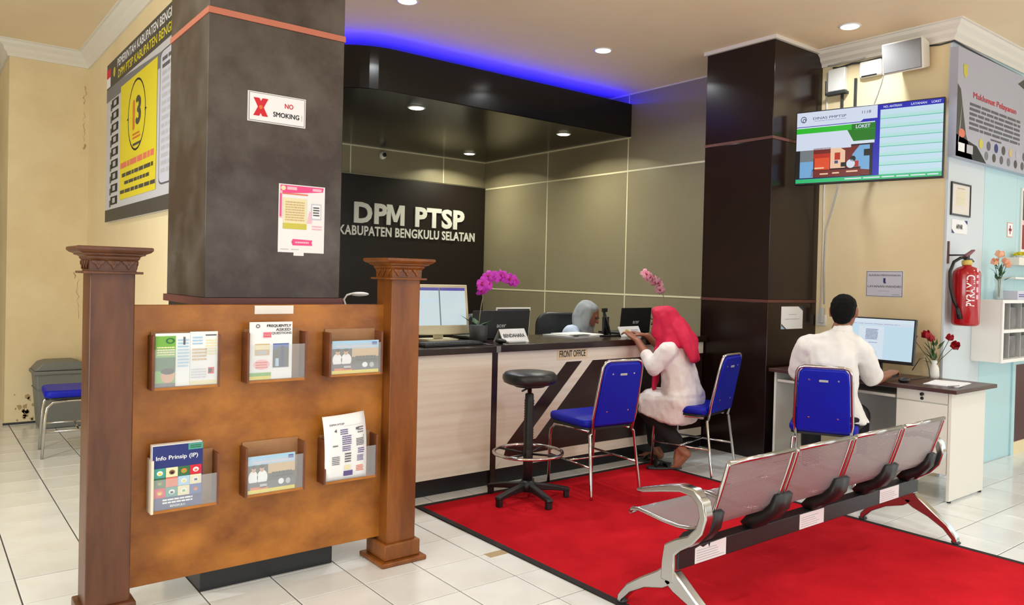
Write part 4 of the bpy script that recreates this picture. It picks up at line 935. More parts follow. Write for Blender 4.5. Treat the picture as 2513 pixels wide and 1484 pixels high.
poster('pillar_notice', 'small white notice with blue corners on the dark pillar', 'sign', (5.435, 3.454, 1.092), 0, .296, .176, [
    ('p', 1, [(.78, 1), (1, 1), (1, .80)], K['slate']), ('p', 2, [(.86, 1), (1, 1), (1, .88)], K['navy']), ('p', 1, [(0, 0), (.24, 0), (0, .24)], K['slate']), ('p', 2, [(0, 0), (.16, 0), (0, .16)], K['sky']), ('l', 1, .32, .62, .70, .67, 1, K['lgrey']), ('l', 1, .16, .42, .86, .47, 1, K['lgrey'])], M['paper'], .003)

# ================================================================== PALE WALL ON THE RIGHT
wv_, hv_ = 1.75, .77
ic = []
for k in range(9): ic += [('c', 2, .24+k*.08, .175, .02, .045, 0, K[['olive', 'mgrey', 'navy', 'slate', 'tan', 'lgrey', 'mgrey', 'slate', 'grey'][k]])]
for k in range(8): ic += [('c', 2, .30+k*.08, .075, .018, .042, 0, K[['grey', 'slate', 'mgrey', 'grey', 'slate', 'mgrey', 'grey', 'slate'][k]])]
poster('proclamation_banner', 'grey service pledge banner on the pale wall under the cornice', 'banner', (5.742+wv_/2, YR-.001, 2.675), 0, wv_, hv_, ic+[
    ('p', 1, [(0, 0), (.16, 0), (.09, .22), (.03, .62), (0, .66)], K['slate']), ('p', 2, [(.015, .10), (.05, .55), (.03, .2)], K['lgrey']), ('p', 1, [(0, 0), (.30, 0), (.2, .14), (0, .2)], K['black']), ('r', 3, .02, .05, .08, .13, K['white']), ('r', 3, .10, .05, .16, .13, K['lgrey']), ('c', 3, .05, .22, .03, .04, 0, K['salmon']),
    ('p', 2, [(.05, .86), (.09, .86), (.09, .77), (.07, .73), (.05, .77)], K['olive']), ('t', 2, 'Maklumat Pelayanan', .38, .60, .075, .46, K['red'], 'c', .015), ('l', 2, .12, .27, .66, .54, 6, K['mgrey']), ('l', 2, .34, .23, .46, .26, 1, K['mgrey']), ('c', 2, .80, .62, .05, .16, 0, K['skin']), ('p', 1, [(.62, .9), (.72, .86), (.78, .4), (.98, .3), (.98, .98), (.70, .98)], K['slate']), ('c', 3, .86, .66, .05, .16, 0, K['cream'])],
    mat('banner_silver', (176, 178, 194), .3), .055)
poster('framed_certificate', 'black framed certificate on the pale wall near the corner', 'picture', (5.975, YR-.001, 2.0), 0, .30, .215, [('l', 1, .25, .3, .75, .8, 7, K['cream']), ('l', 1, .3, .85, .7, .9, 1, K['tan'])], mat('certificate_paper', (226, 220, 210), .6), .005, M['black'], .012)
poster('extinguisher_label', 'white APAR label above the fire extinguisher', 'label', (5.975, YR-.001, 1.803), 0, .26, .10, [('p', 1, [(.80, 1), (1, 1), (1, .7)], K['navy']), ('p', 1, [(0, 0), (.18, 0), (0, .3)], K['navy']), ('t', 2, 'APAR', .48, .5, .34, .42, K['black'], 'c', .02)], M['paper'], .002)
poster('first_aid_sign', 'small white sign with a dark red cross on the pale blue board', 'sign', (6.91, YR-.001, 1.835), 0, .115, .12, [('r', 1, .02, .02, .98, .98, K['salmon']), ('r', 2, .06, .06, .94, .94, K['white']), ('r', 3, .42, .22, .58, .80, K['dred']), ('r', 4, .25, .43, .75, .59, K['dred'])], M['paper'], .002)
ex = T('fire_extinguisher', 'red fire extinguisher hung on the pale wall', 'fire extinguisher', (5.865, YR-.105, 1.09))
ZE = 0
MB().lathe([(.07, 0), (.085, .008), (.090, .02), (.090, .36), (.086, .385), (.062, .412), (.030, .424), (.028, .435)], seg=32).build('cylinder', M['red'], ex)
MB().lathe([(.03, .43), (.034, .435), (.034, .462), (.026, .468)], seg=20).build('collar', M['brass'], ex)
MB().lathe([(.018, .465), (.018, .50)], seg=14).build('valve', M['dgrey'], ex)
MB().prism([(-.05, .490), (-.02, .505), (.10, .545), (.105, .538), (.0, .49)], -.012, .012, 'y').build('lever', mat('dark_red_paint', (120, 20, 28), .4), ex)
MB().prism([(-.03, .478), (.06, .480), (.10, .462), (.10, .455), (.05, .468), (-.03, .466)], -.010, .010, 'y').build('carry_handle', M['black'], ex)
MB().tube([(-.015, .005, .485), (-.06, .02, .48), (-.115, .04, .45), (-.150, .05, .38), (-.150, .045, .28), (-.130, .03, .18), (-.105, .015, .13)], .011, 10).build('hose', M['black'], ex)
MB().tube([(-.105, .015, .135), (-.104, .005, .10), (-.104, -.005, .05)], [.010, .016, .018], 10).build('nozzle', M['black'], ex)
MB().tube([(-.066, -.02, .50), (-.066, .098, .50)], .006, 6).build('hook_pin', M['dgrey'], ex)
MB().box(-.075, .094, .44, -.06, .104, .60).build('hanger_strap', M['maroonstrip'], ex)
tx = MB(); text_into(tx, 'PYRAMID', 0, 0, .055, .22, 0, 0, 'c', .02, 0, R(90))
def wrap(p, off=.0908):
    ang = p[0]/.09+R(-140); return (off*math.cos(ang), off*math.sin(ang), p[2]+.25)
tx.v = [wrap(p) for p in tx.v]; tx.build('lettering', K['white'], ex)
tx = MB()
for k, (a, b) in enumerate(((.0, .03), (.05, .085), (.11, .13), (.15, .17), (.19, .215))): tx.add([(.040, 0, a-.06), (.058, 0, a-.06), (.058, 0, b-.06), (.040, 0, b-.06)], [(0, 1, 2, 3)])
tx.v = [wrap(p) for p in tx.v]; tx.build('instruction_print', K['ppink'], ex)
# wall shelf box with two rows of cells
sx0, sx1, sy0, sz0, sz1 = 6.24, 7.9, YR-.205, .815, 1.275
sh = T('wall_shelf', 'white wall cabinet with two rows of open cells', 'shelf', (sx0, YR-.001, sz0))
W_ = sx1-sx0; D_ = .2; Hh = sz1-sz0
for z in (0, Hh/2-.01, Hh-.02): MB().box(.02, -D_, z, W_-.02, 0, z+.02).build('board', M['white'], sh)
for x in (0, W_-.02): MB().box(x, -D_, 0, x+.02, 0, Hh).build('side', M['white'], sh)
MB().box(.02, -.012, .02, W_-.02, -.002, Hh-.02).build('back_panel', M['white'], sh)
MB().box(-.003, -D_-.012, -.003, W_, -D_, .022).box(-.003, -D_-.012, Hh-.022, W_, -D_, Hh+.003).box(-.003, -D_-.012, .022, .028, -D_, Hh-.022).box(.028, -D_-.012, Hh/2-.012, W_, -D_, Hh/2+.012).build('face_frame', M['white'], sh, bevel=.002)
k = 0
for x in [.02+.225*i for i in range(1, 8)]:
    for z in (.02, Hh/2+.01): MB().box(x, -D_+.03, z, x+.008, -.012, z+Hh/2-.03).build('divider', M['lgrey'], sh)
cu = mat('grey_folder_cloth', (138, 134, 132), .8, c2=(112, 108, 107), nscale=9)
for r_ in range(2):
    for i in range(6):
        x = .024+.225*i+.016; nm = ('first', 'second', 'third', 'fourth', 'fifth', 'sixth')[i]
        tag(MB().box(sx0+x, YR-.15, sz0+.0205+r_*(Hh/2-.01), sx0+x+.17, YR-.018, sz0+.0205+r_*(Hh/2-.01)+.165).build('file_folder', cu), '%s grey folder from the left in the %s row of the wall cabinet' % (nm, 'lower' if r_ == 0 else 'upper'), 'folder', 'grey folders in the wall cabinet')
bouquet('flower_vase', 'salmon artificial tulips in a clear vase on the wall cabinet', (6.46, YR-.10, sz1+.001), [(.03, 0), (.033, .01), (.028, .05), (.026, .11), (.034, .16)], M['vase'],
        [((-.02, 0, .315), .036, (0, -.2, 1)), ((-.12, -.01, .26), .030, (-.5, -.2, 1)), ((.12, .0, .25), .030, (.6, -.2, .8)), ((.02, -.02, .27), .030, (.1, -.5, 1))], M['tulip'], .10, 18, .10, 9)
t = T('paper_box', 'pale printed box standing on the wall cabinet beside the tulips', 'box', (6.74, YR-.10, sz1+.001))
MB().box(-.11, -.07, 0, .11, .07, .07).build('body', M['lilac'] if 'lilac' in M else K['lilac'], t)
printed(t, .22, .07, [('l', 1, .1, .3, .9, .7, 2, K['purple'])], -.07, cz=.035)
t = T('wall_ledge', 'cream wall ledge above the cabinet', 'ledge', (7.2, YR-.001, 1.50))
MB().box(-.42, -.12, .05, .5, 0, .11).build('board', M['cream'], t); MB().box(-.42, -.10, -.06, .5, 0, -.045).build('lower_board', M['white'], t); MB().box(-.42, -.008, -.045, .5, 0, .05).build('back_panel', M['paleblue'], t)
t = T('yellow_flower_bowl', 'small bowl of yellow flowers on the cream ledge', 'flower bowl', (6.98, YR-.065, 1.611))
MB().lathe([(.03, 0), (.045, .02), (.04, .022)], seg=16).build('bowl', M['white'], t)
for k in range(7):
    f_ = MB(); petal_cup(f_, (.03*math.cos(k*.9), .03*math.sin(k*.9), .018), .02, .028, 5, (math.cos(k*.9)*.5, math.sin(k*.9)*.5, 1)); f_.build('flower', K['yellow'], t)
poster('framed_photo', 'dark framed photo at the right edge of the picture', 'picture', (7.42, YR-.001, 1.93), 0, .56, .48, [('r', 1, 0, .5, 1, 1, K['slate']), ('r', 2, .0, .42, 1, .5, K['ppink']), ('r', 1, 0, 0, 1, .42, K['dred'])], M['paper'], .006, M['white'], .022)

# ================================================================== THINGS ON THE COUNTER
mt = monitor('computer_display', 'cream all-in-one computer display on the counter left end', (2.86, 4.50, .9085), R(-3), .43, .345, .045, [
    ('r', 1, 0, .92, 1, 1, G['violet']), ('r', 1, .0, 0, .46, .92, G['ice']), ('r', 1, .47, 0, 1, .92, G['ice']), ('r', 2, .455, 0, .48, 1, G['grey']), ('l', 2, .05, .62, .40, .70, 2, G['pale']), ('r', 3, .0, .60, .42, .606, G['mint'])], .022, .062, M['cream_pl'], R(-9), .05, False, G['ice'])
MB().prism(rrect(-.12, -.03, .12, .15, .03), 0, .010, 'z').build('base', M['cream_pl'], mt); MB().cbox((0, .09, .12), (.07, .02, .22), rot=Matrix.Rotation(R(-14), 3, 'X')).build('stand', M['cream_pl'], mt)
t = T('counter_keyboard', 'black keyboard in front of the cream display', 'keyboard', (2.715, 4.20, .9085), R(3))
MB().box(-.23, -.07, 0, .23, .07, .018).build('case', M['blackplastic'], t, bevel=.004)
ky = MB()
for r_ in range(5):
    for c_ in range(15): ky.box(-.215+c_*.0287, -.058+r_*.0235, .018, -.215+c_*.0287+.023, -.058+r_*.0235+.019, .023)
o = ky.build('keys', M['dgrey'], t); o['kind'] = 'stuff'
tag(MB().ell((3.06, 4.10, .932), (.03, .05, .017)).build('computer_mouse', M['black']), 'black mouse beside the plant pot on the counter', 'mouse')
def orchid(name, label, loc, pot, spike, n, r, pm, cm, leaves, seed):
    t = T(name, label, 'potted plant', loc); rn = random.Random(seed)
    MB().lathe(pot, seg=24).build('pot', M['dgrey'], t)
    top = pot[-2][1]
    MB().lathe([(.001, top-.008), (pot[-2][0]*.93, top-.008)], seg=20).build('soil', mat('bark', (52, 42, 32), .9), t)
    MB().tube(spike, .0035, 6).build('stem', M['stem'], t)
    for a, ln, dz in leaves:
        l_ = MB(); leaf(l_, (0, 0, top-.005), (ln*math.cos(a), ln*math.sin(a), top+dz), .024); l_.build('leaf', M['leaf'], t)
    pts = [Vector(p) for p in spike]; tot = []
    m0 = len(pts)//2
    for k in range(n):
        f_ = k/(n-1)*(len(pts)-1-m0)+m0; i = min(int(f_), len(pts)-2); p = pts[i].lerp(pts[i+1], f_-i)
        d = Vector((rn.uniform(-.9, .5), rn.uniform(-1, -.4), rn.uniform(-.5, .35))).normalized(); c = p+d*.025+Vector((0, 0, rn.uniform(-.02, .02)))
        u = d.orthogonal().normalized(); v = d.cross(u); fl = MB()
        for q in range(5):
            a = 2*PI*q/5+rn.uniform(-.15, .15); e = math.cos(a)*u+math.sin(a)*v; s = d.cross(e); rr_ = r*rn.uniform(.85, 1.15)
            fl.add([c, c+e*rr_*.5+s*rr_*.42+d*.004, c+e*rr_*.5-s*rr_*.42+d*.004, c+e*rr_*.95+s*rr_*.25-d*.004, c+e*rr_*.95-s*rr_*.25-d*.004, c+e*rr_*.5+d*.010], [(0, 5, 1), (0, 2, 5), (1, 5, 3), (5, 2, 4), (5, 4, 3)], 0, True)
        fo = fl.build('flower', pm, t); MB().ell(c+d*.008, (r*.2, r*.2, r*.2), 0, 8, 5).build('lip', cm, fo)
    return t
orchid('potted_orchid', 'magenta orchid in a dark grey pot on the counter', (3.025, 4.31, ZT+.0005), [(.052, 0), (.06, .01), (.062, .11), (.056, .112)], [(0, 0, .10), (.008, 0, .18), (.018, 0, .25), (.03, 0, .30), (.02, 0, .33), (-.02, 0, .335), (.0, 0, .36), (.03, 0, .385), (.09, 0, .43), (.16, 0, .435), (.23, 0, .42), (.30, 0, .405)], 15, .042, M['orchid'], M['orchidc'], ((2.6, .13, .07), (.2, .14, .03), (5.6, .12, .05), (1.4, .12, .06)), 5)
orchid('potted_orchid', 'pale pink orchid rising behind the woman in the pink scarf', (4.95, 4.40, ZT), [(.05, 0), (.055, .01), (.058, .09), (.052, .092)], [(0, 0, .08), (.02, 0, .18), (.035, 0, .25), (.045, 0, .28), (.04, 0, .32), (.01, 0, .37), (-.04, 0, .42), (-.09, 0, .45), (-.15, 0, .47), (-.20, 0, .49)], 13, .042, M['orchidp'], M['orchidc'], ((2.6, .12, .06), (.2, .12, .03), (1.2, .12, .06)), 8)
def laptop(label, loc, rz, w_, h_, lidm, tilt, logo=None, d_=.23):
    t = T('laptop', label, 'laptop', loc, rz)
    MB().box(-w_/2, .01, .004, w_/2, d_, .02).build('base', lidm if logo is None else M['blackplastic'], t, bevel=.003)
    l_ = MB().box(-w_/2, -.007, 0, w_/2, 0, h_).build('lid', lidm, t, bevel=.003); l_.location = (0, .012, .014); l_.rotation_euler = (R(tilt), 0, 0)
    MB().box(-w_/2+.01, .0002, .012, w_/2-.01, .0012, h_-.01).build('screen', G['grey'], l_)
    if logo:
        lg = MB(); text_into(lg, logo, .0, h_*.42, .022, .085, -.0082, 0, 'c', .02); lg.build('logo', M['lgrey'], l_)
    return t
laptop('black laptop with its lid towards us behind the magenta orchid', (3.297, 4.42, ZT), R(1), .514, .192, M['blackplastic'], 6, 'acer')
wlt = laptop('white-edged laptop peeking out behind the black laptop', (3.60, 4.68, ZT), R(2), .34, .20, M['white'], 5, None, .2)
wl_ = [c for c in wlt.children if c.name.startswith('lid')][0]
MB().box(-.158, -.009, .02, .158, -.0072, .188).build('back_cover', M['blackplastic'], wl_)
laptop('black laptop lid between the officer and the woman', (4.66, 4.40, ZT), R(6), .40, .205, M['blackplastic'], 5, 'acer')
t = T('name_tent', 'white folded name card on the counter', 'name card', (3.235, 4.215, ZT), R(3))
MB().prism([(-.055, 0), (.0, .088), (.055, 0), (.051, 0), (0, .082), (-.051, 0)], -.115, .115, 'x').build('card', M['paper'], t)
tx = MB(); text_into(tx, 'BENDAHARA', 0, 0, .028, .19, 0, 0, 'c', .02)
an = math.atan2(.055, .088); tx.v = [(x, -.0285-.0012+z*math.sin(an), .044+z*math.cos(an)) for x, y, z in tx.v]; tx.build('lettering', K['mgrey'], t)
tag(MB().box(3.13, 4.105, ZT, 3.28, 4.16, ZT+.012).build('card_tray', M['lgrey'], bevel=.003), 'small silver tray in front of the white name card', 'tray')
t = T('document_folder', 'grey and white papers lying open on the counter before the officer', 'papers', (3.98, 4.42, ZT), R(8))
MB().box(-.16, -.16, 0, .14, .16, .012).build('folder', M['lgrey'], t); MB().box(-.10, -.15, .0125, .2, .13, .020).build('sheet', M['paperw'], t); MB().box(-.15, -.165, .0205, .02, -.10, .024).build('cover_flap', M['dgrey'], t)
t = T('tablet_stand', 'black tablet stand on the counter beside the officer', 'stand', (4.275, 4.33, ZT))
MB().box(-.06, -.05, 0, .10, .06, .012).build('base', M['black'], t, bevel=.003)
MB().tube([(-.02, 0, .01), (-.045, .0, .12), (-.05, .0, .215)], .008, 6).build('post', M['black'], t); MB().tube([(.03, 0, .01), (.0, 0, .10), (-.045, 0, .20)], .007, 6).build('strut', M['dgrey'], t)
MB().cbox((-.045, -.004, .205), (.05, .018, .03)).build('clamp', M['black'], t, bevel=.003)
MB().box(-.035, .01, .012, .02, .03, .15).build('pen_cup', M['blackplastic'], t)
t = T('picture_card', 'white printed card propped on the counter by her hands', 'card', (4.46, 4.245, ZT+.001), R(6))
o = MB().box(-.13, 0, 0, .13, .006, .085).build('sheet', M['paper'], t); o.rotation_euler = (R(-28), 0, 0)
printed(o, .26, .085, [('c', 1, .35, .45, .10, .25, 0, K['olive']), ('c', 2, .32, .4, .05, .15, 0, K['mgrey']), ('l', 1, .55, .3, .9, .7, 3, K['lgrey'])], 0, cz=.0425)
t = T('desk_lamp', 'small white desk lamp showing above the brochure board', 'lamp', (2.19, 4.45, .909))
MB().lathe([(.06, 0), (.062, .012), (.02, .02)], seg=20).build('base', M['white'], t)
MB().tube([(0, 0, .015), (-.03, 0, .15), (-.075, 0, .24), (-.09, 0, .285), (-.07, 0, .312), (-.03, 0, .322)], .006, 8).build('gooseneck', M['white'], t)
MB().ell((.015, 0, .318), (.065, .03, .014)).build('shade', M['white'], t)
# ================================================================== BIN
t = T('waste_bin', 'grey plastic waste bin against the stained wall', 'bin', (1.0, 7.62, 0))
V = []
for (hx, hy, z) in ((.155, .13, 0), (.19, .16, .47)): V += [(-hx, -hy, z), (hx, -hy, z), (hx, hy, z), (-hx, hy, z)]
MB().add(V, [(3, 2, 1, 0), (4, 5, 6, 7)]+[(i, (i+1) % 4, 4+(i+1) % 4, 4+i) for i in range(4)]).build('body', M['bin'], t, bevel=.015)
MB().box(-.205, -.175, .455, .205, .175, .485).build('rim', M['bin'], t, bevel=.008)
MB().prism([(-.20, .486), (.20, .486), (.15, .545), (.10, .56), (-.10, .56), (-.15, .545)], -.16, .16, 'y').build('lid', M['bin'], t, bevel=.012)
MB().box(-.186, -.158, .33, .186, .158, .338).build('rib', M['bin'], t)
# ================================================================== PEOPLE
def blob(name, parts, m, parent, O, ex, ey, voxel=.008, smooth=6, noise=0., nsc=18., seed=0, factor=.5):
    """parts in body space (right, forward, up); hulls of ellipsoids fused by a voxel remesh into one continuous surface"""
    ez = Vector((0, 0, 1)); bm = bmesh.new()
    def W(p): return Vector(O)+ex*p[0]+ey*p[1]+ez*p[2]
    def sph(c, r, n=10, k=7):
        r = (r, r, r) if isinstance(r, (int, float)) else r; out = []
        for i in range(k+1):
            th = PI*i/k
            for j in range(n if 0 < i < k else 1):
                a = 2*PI*j/n; out.append((c[0]+r[0]*math.sin(th)*math.cos(a), c[1]+r[1]*math.sin(th)*math.sin(a), c[2]+r[2]*math.cos(th)))
        return out
    for pr_ in parts:
        pts = []
        for c, r in pr_: pts += sph(c, r)
        vs_ = [bm.verts.new(W(p)) for p in pts]
        res = bmesh.ops.convex_hull(bm, input=vs_)
        bmesh.ops.delete(bm, geom=[g for g in res['geom_interior'] if isinstance(g, bmesh.types.BMVert)], context='VERTS')
    me = bpy.data.meshes.new('raw'); bm.to_mesh(me); bm.free()
    o = bpy.data.objects.new('raw', me)
    rm = o.modifiers.new('r', 'REMESH'); rm.mode = 'VOXEL'; rm.voxel_size = voxel; rm.use_smooth_shade = True
    sm = o.modifiers.new('s', 'SMOOTH'); sm.factor = factor; sm.iterations = smooth
    out = baked(o); bpy.data.meshes.remove(me)
    from mathutils import noise as nz
    loc = Vector(parent.location)
    nv = len(out.vertices); co = [0.]*(3*nv); no = [0.]*(3*nv)
    out.vertices.foreach_get('co', co); out.vertices.foreach_get('normal', no)
    for i in range(0, 3*nv, 3):
        k = 0.
        if noise:
            q = Vector((co[i], co[i+1], co[i+2]*.7))*nsc; k = noise*(nz.noise(q+Vector((seed, 0, 0)))+.5*nz.noise(q*2.1))
        for j in range(3): co[i+j] += no[i+j]*k-loc[j]
    out.vertices.foreach_set('co', co); out.update()
    for p in out.polygons: p.use_smooth = True
    out.materials.clear(); out.materials.append(m); out.name = name
    return link(name, out, parent)
def chain(pts, rs): return [[(pts[i], rs[i]), (pts[i+1], rs[i+1])] for i in range(len(pts)-1)]
def hand(w_, k_, side, curl=.02, spread=.019, flen=.075, thumb=1):
    """wrist w_, knuckle centre k_ ; fingers continue the wrist->knuckle line and curl down"""
    w_, k_ = Vector(w_), Vector(k_); d = (k_-w_).normalized(); s = d.cross(Vector((0, 0, 1))).normalized(); n = s.cross(d)
    P = [[(tuple(w_), (.022, .022, .018)), (tuple(k_-d*.01+s*.024), .0125), (tuple(k_-d*.01-s*.024), .0125)]]
    for i, L in enumerate((.88, 1.0, .94, .76)):
        b = k_+s*(i-1.5)*spread*side; f1 = b+d*flen*L*.45+n*.004; f2 = b+d*flen*L*.8-n*curl*.5; f3 = b+d*flen*L*.98-n*curl*1.3
        P += chain([tuple(b-d*.012), tuple(f1), tuple(f2), tuple(f3)], [.0095, .0085, .0078, .0068])
    tb = w_+(k_-w_)*.35-s*side*.022*thumb; t1 = tb+d*.028-s*side*.020*thumb-n*.006; t2 = t1+d*.028-s*side*.004*thumb-n*.008
    P += chain([tuple(tb), tuple(t1), tuple(t2)], [.012, .0098, .0082])
    return P
def face_parts(hc, fd, scale=1.0):
    """head of centre hc looking along fd (body space unit vector)"""
    hc, fd = Vector(hc), Vector(fd).normalized(); s = fd.cross(Vector((0, 0, 1))).normalized(); u = s.cross(fd)
    q = lambda a, b, c: tuple(hc+s*a*scale+fd*b*scale+u*c*scale)
    P = [[(q(0, -.012, .028), (.074*scale, .090*scale, .085*scale)), (q(0, .02, -.02), (.062*scale, .068*scale, .07*scale))], [(q(0, .03, -.045), .052*scale), (q(0, .052, -.088), .026*scale)],
         [(q(0, .082, .012), .011*scale), (q(0, .104, -.020), .0125*scale)], [(q(-.02, .078, -.055), .010*scale), (q(.02, .078, -.055), .010*scale)], [(q(-.03, .072, .028), .011*scale), (q(.03, .072, .028), .011*scale)]]
    for e in (-1, 1): P.append([(q(e*.076, -.012, .02), (.008, .018, .022)), (q(e*.074, -.008, -.015), (.007, .010, .012))])
    return P, q
def eyes(parent, q, O, ex, ey):
    W = lambda p: Vector(O)+ex*p[0]+ey*p[1]+Vector((0, 0, p[2]))-Vector(parent.location)
    for e in (-1, 1): MB().ell(W(q(e*.030, .080, .014)), (.010, .010, .006), 0, 10, 6).build('eye', M['black'], parent)
    MB().tube([W(q(-.022, .0875, -.054)), W(q(0, .090, -.055)), W(q(.022, .0875, -.054))], .0022, 6).build('lips', mat('lips', (140, 70, 62), .5), parent)
def basis(ang):     # facing angle measured from +y, clockwise positive towards +x
    f = Vector((math.sin(ang), math.cos(ang), 0)); r = Vector((math.cos(ang), -math.sin(ang), 0)); return r, f

# ---- woman at the counter
O = Vector((4.40, 3.66, 0)); ex, ey = basis(R(-13))
t = T('person', 'woman in a rose red headscarf and pale tunic leaning on the counter', 'person', tuple(O))
fp, q = face_parts((0, .185, 1.045), (0, 1, -.35), .95)
body = fp+chain([(0, .15, .98), (0, .09, .88), (0, .03, .66), (0, -.01, .52)], [.045, (.09, .07, .07), (.12, .09, .1), (.14, .11, .09)])
sl, el, wl = (-.165, .06, .855), (-.205, .135, .735), (-.115, .325, .905)
sr, er, wr_ = (.165, .07, .855), (.20, .20, .76), (.07, .35, .935)
body += chain([(0, .08, .87), sl, el, wl], [.05, .05, .042, .026])+chain([(0, .08, .87), sr, er, wr_], [.05, .05, .042, .026])
body += hand(wl, (-.095, .405, .948), -1, .024)+hand(wr_, (.035, .43, .952), 1, .02)
kl, al_ = (-.095, .31, .445), (-.075, -.01, .165)
kr, ar_ = (.095, .31, .445), (.085, .265, .095)
body += chain([(-.09, .0, .49), kl, al_], [.08, .055, .034])+chain([(.09, .0, .49), kr, ar_], [.08, .055, .034])
body += [[(al_, .033), ((-.075, -.075, .125), .032)], [((-.075, -.075, .125), (.028, .028, .03)), ((-.077, -.005, .035), (.040, .026, .024))], [(al_, .03), ((-.077, -.0, .045), (.036, .024, .022))]]
for k, (dx, L) in enumerate(((.026, .034), (.012, .032), (-.002, .029), (-.015, .025), (-.027, .020))): body += chain([(-.077+dx, .005, .026), (-.077+dx*1.15, .012+L, .018)], [.010, .008])
body += [[(ar_, .033), ((.085, .225, .045), .032)], [((.085, .225, .04), .03), ((.090, .345, .028), (.042, .03, .02))]]
for k, (dx, L) in enumerate(((-.026, .036), (-.012, .034), (.002, .030), (.015, .026), (.027, .021))): body += chain([(.090+dx, .35, .025), (.090+dx*1.1, .36+L, .02)], [.010, .008])
b = blob('body', body, M['skin'], t, O, ex, ey, .0062, 4)
eyes(t, q, O, ex, ey)
tun = [[((0, .07, .845), (.165, .085, .06)), ((0, .045, .70), (.165, .125, .1))], [((0, .045, .70), (.165, .125, .1)), ((0, .01, .53), (.19, .145, .1))], [((0, -.02, .53), (.195, .125, .1)), ((0, .0, .43), (.20, .13, .07))],
       [((0, -.02, .50), (.205, .13, .09)), ((0, .265, .475), (.185, .07, .08)), ((0, .03, .35), (.205, .12, .03)), ((0, .25, .40), (.19, .07, .04))]]
ms, me_ = Vector(el).lerp(Vector(wl), .42), Vector(er).lerp(Vector(wr_), .42)
tun += chain([(-.10, .065, .85), sl, el, tuple(ms)], [.07, .070, .064, .052])+chain([(.10, .065, .85), sr, er, tuple(me_)], [.07, .070, .064, .052])
blob('tunic', tun, M['tunic'], t, O, ex, ey, .009, 5, .009, 15, 1)
tro = chain([(-.09, .02, .47), (-.097, .30, .45)], [.09, .072])+chain([(-.097, .30, .45), (-.078, .02, .205)], [.072, .062])+chain([(.09, .02, .47), (.095, .305, .45)], [.09, .072])+chain([(.095, .305, .45), (.086, .27, .15)], [.072, .062])
blob('trousers', tro, M['blackcloth'], t, O, ex, ey, .009, 4, .004, 14, 2)
hj = [[((0, .155, 1.075), (.094, .108, .108)), ((0, .12, 1.02), (.10, .105, .09))], [((0, .17, 1.12), (.080, .085, .055)), ((0, .245, 1.125), (.062, .024, .038))], [((0, .10, 1.0), (.10, .09, .07)), ((0, .07, .895), (.145, .095, .05))],
      [((0, .06, 1.03), (.09, .06, .07)), ((0, -.03, .93), (.11, .05, .05))], [((0, -.02, .95), (.11, .05, .05)), ((-.01, -.085, .80), (.075, .022, .03))], [((-.07, .19, 1.10), (.022, .045, .045)), ((-.085, .185, .97), (.02, .05, .04))], [((.07, .19, 1.10), (.022, .045, .045)), ((.085, .185, .97), (.02, .05, .04))],
      [((0, .15, .93), (.10, .06, .04)), ((0, .17, .85), (.10, .05, .05))], [((-.05, .185, .84), (.06, .03, .05)), ((-.075, .205, .57), (.028, .018, .03))]]
blob('headscarf', hj, M['hijabpink'], t, O, ex, ey, .0075, 6, .009, 14, 3)
# ---- sandals on the floor by her feet
for (x, y, a, lb) in ((4.255, 3.70, 62, 'dark flat sandal lying under the raised bare foot'), (4.345, 3.875, 20, 'dark flat sandal under the forward foot by the counter')):
    s_ = T('sandal', lb, 'shoe', (x, y, .009 if x < 4.31 else .001), R(a), 'dark sandals under the chair')
    MB().prism([(-.04, -.12), (.03, -.125), (.045, -.02), (.05, .08), (.025, .13), (-.025, .125), (-.045, .05), (-.04, -.04)], 0, .014, 'z').build('sole', M['dgrey'], s_, bevel=.004)
    MB().ribbon([(-.01, .015), (.0, .045), (.05, .055), (.075, .02)], .004, -.044, .046).build('strap', M['blackplastic'], s_)

# ---- man at the desk, seen from behind
O = Vector((4.64, 2.69, 0)); ex, ey = basis(R(62))
t = T('person', 'man in a white short-sleeved shirt typing at the desk with his back to us', 'person', tuple(O))
hc = (.095, .075, 1.170)
fp, q = face_parts(hc, (.12, 1, -.22), 1.09)
body = fp+chain([(.085, .045, 1.10), (.065, .02, 1.0), (.03, .0, .75), (.03, .0, .55)], [.050, (.07, .045, .05), (.12, .08, .1), (.13, .10, .08)])
sl, el, wl = (-.135, .03, .945), (-.185, .12, .74), (-.06, .385, .757)
sr, er, wr_ = (.215, .035, .940), (.285, .17, .745), (.375, .375, .760)
body += chain([(.05, .02, .94), sl, el, wl], [.05, .05, .043, .028])+chain([(.05, .02, .94), sr, er, wr_], [.05, .05, .043, .028])
body += hand(wl, (-.03, .46, .765), -1, .016)+hand(wr_, (.405, .455, .772), 1, .022)
body += chain([(-.09, .0, .50), (-.10, .40, .47), (-.10, .40, .09)], [.085, .062, .04])+chain([(.13, .0, .50), (.20, .40, .47), (.20, .36, .09)], [.085, .062, .04])
for sx in (-.10, .20): body += [[((sx, .37, .06), .04), ((sx, .53, .04), (.04, .035, .025))]]
blob('body', body, M['skin2'], t, O, ex, ey, .0065, 4)
eyes(t, q, O, ex, ey)
hr = [[(q(0, -.018, .045), (.082, .097, .080)), (q(0, -.045, .0), (.077, .066, .06))], [(q(0, -.055, -.02), (.066, .045, .04)), (q(0, -.06, -.055), (.05, .03, .02))]]
blob('hair', hr, M['hair'], t, O, ex, ey, .006, 4, .003, 60, 4)
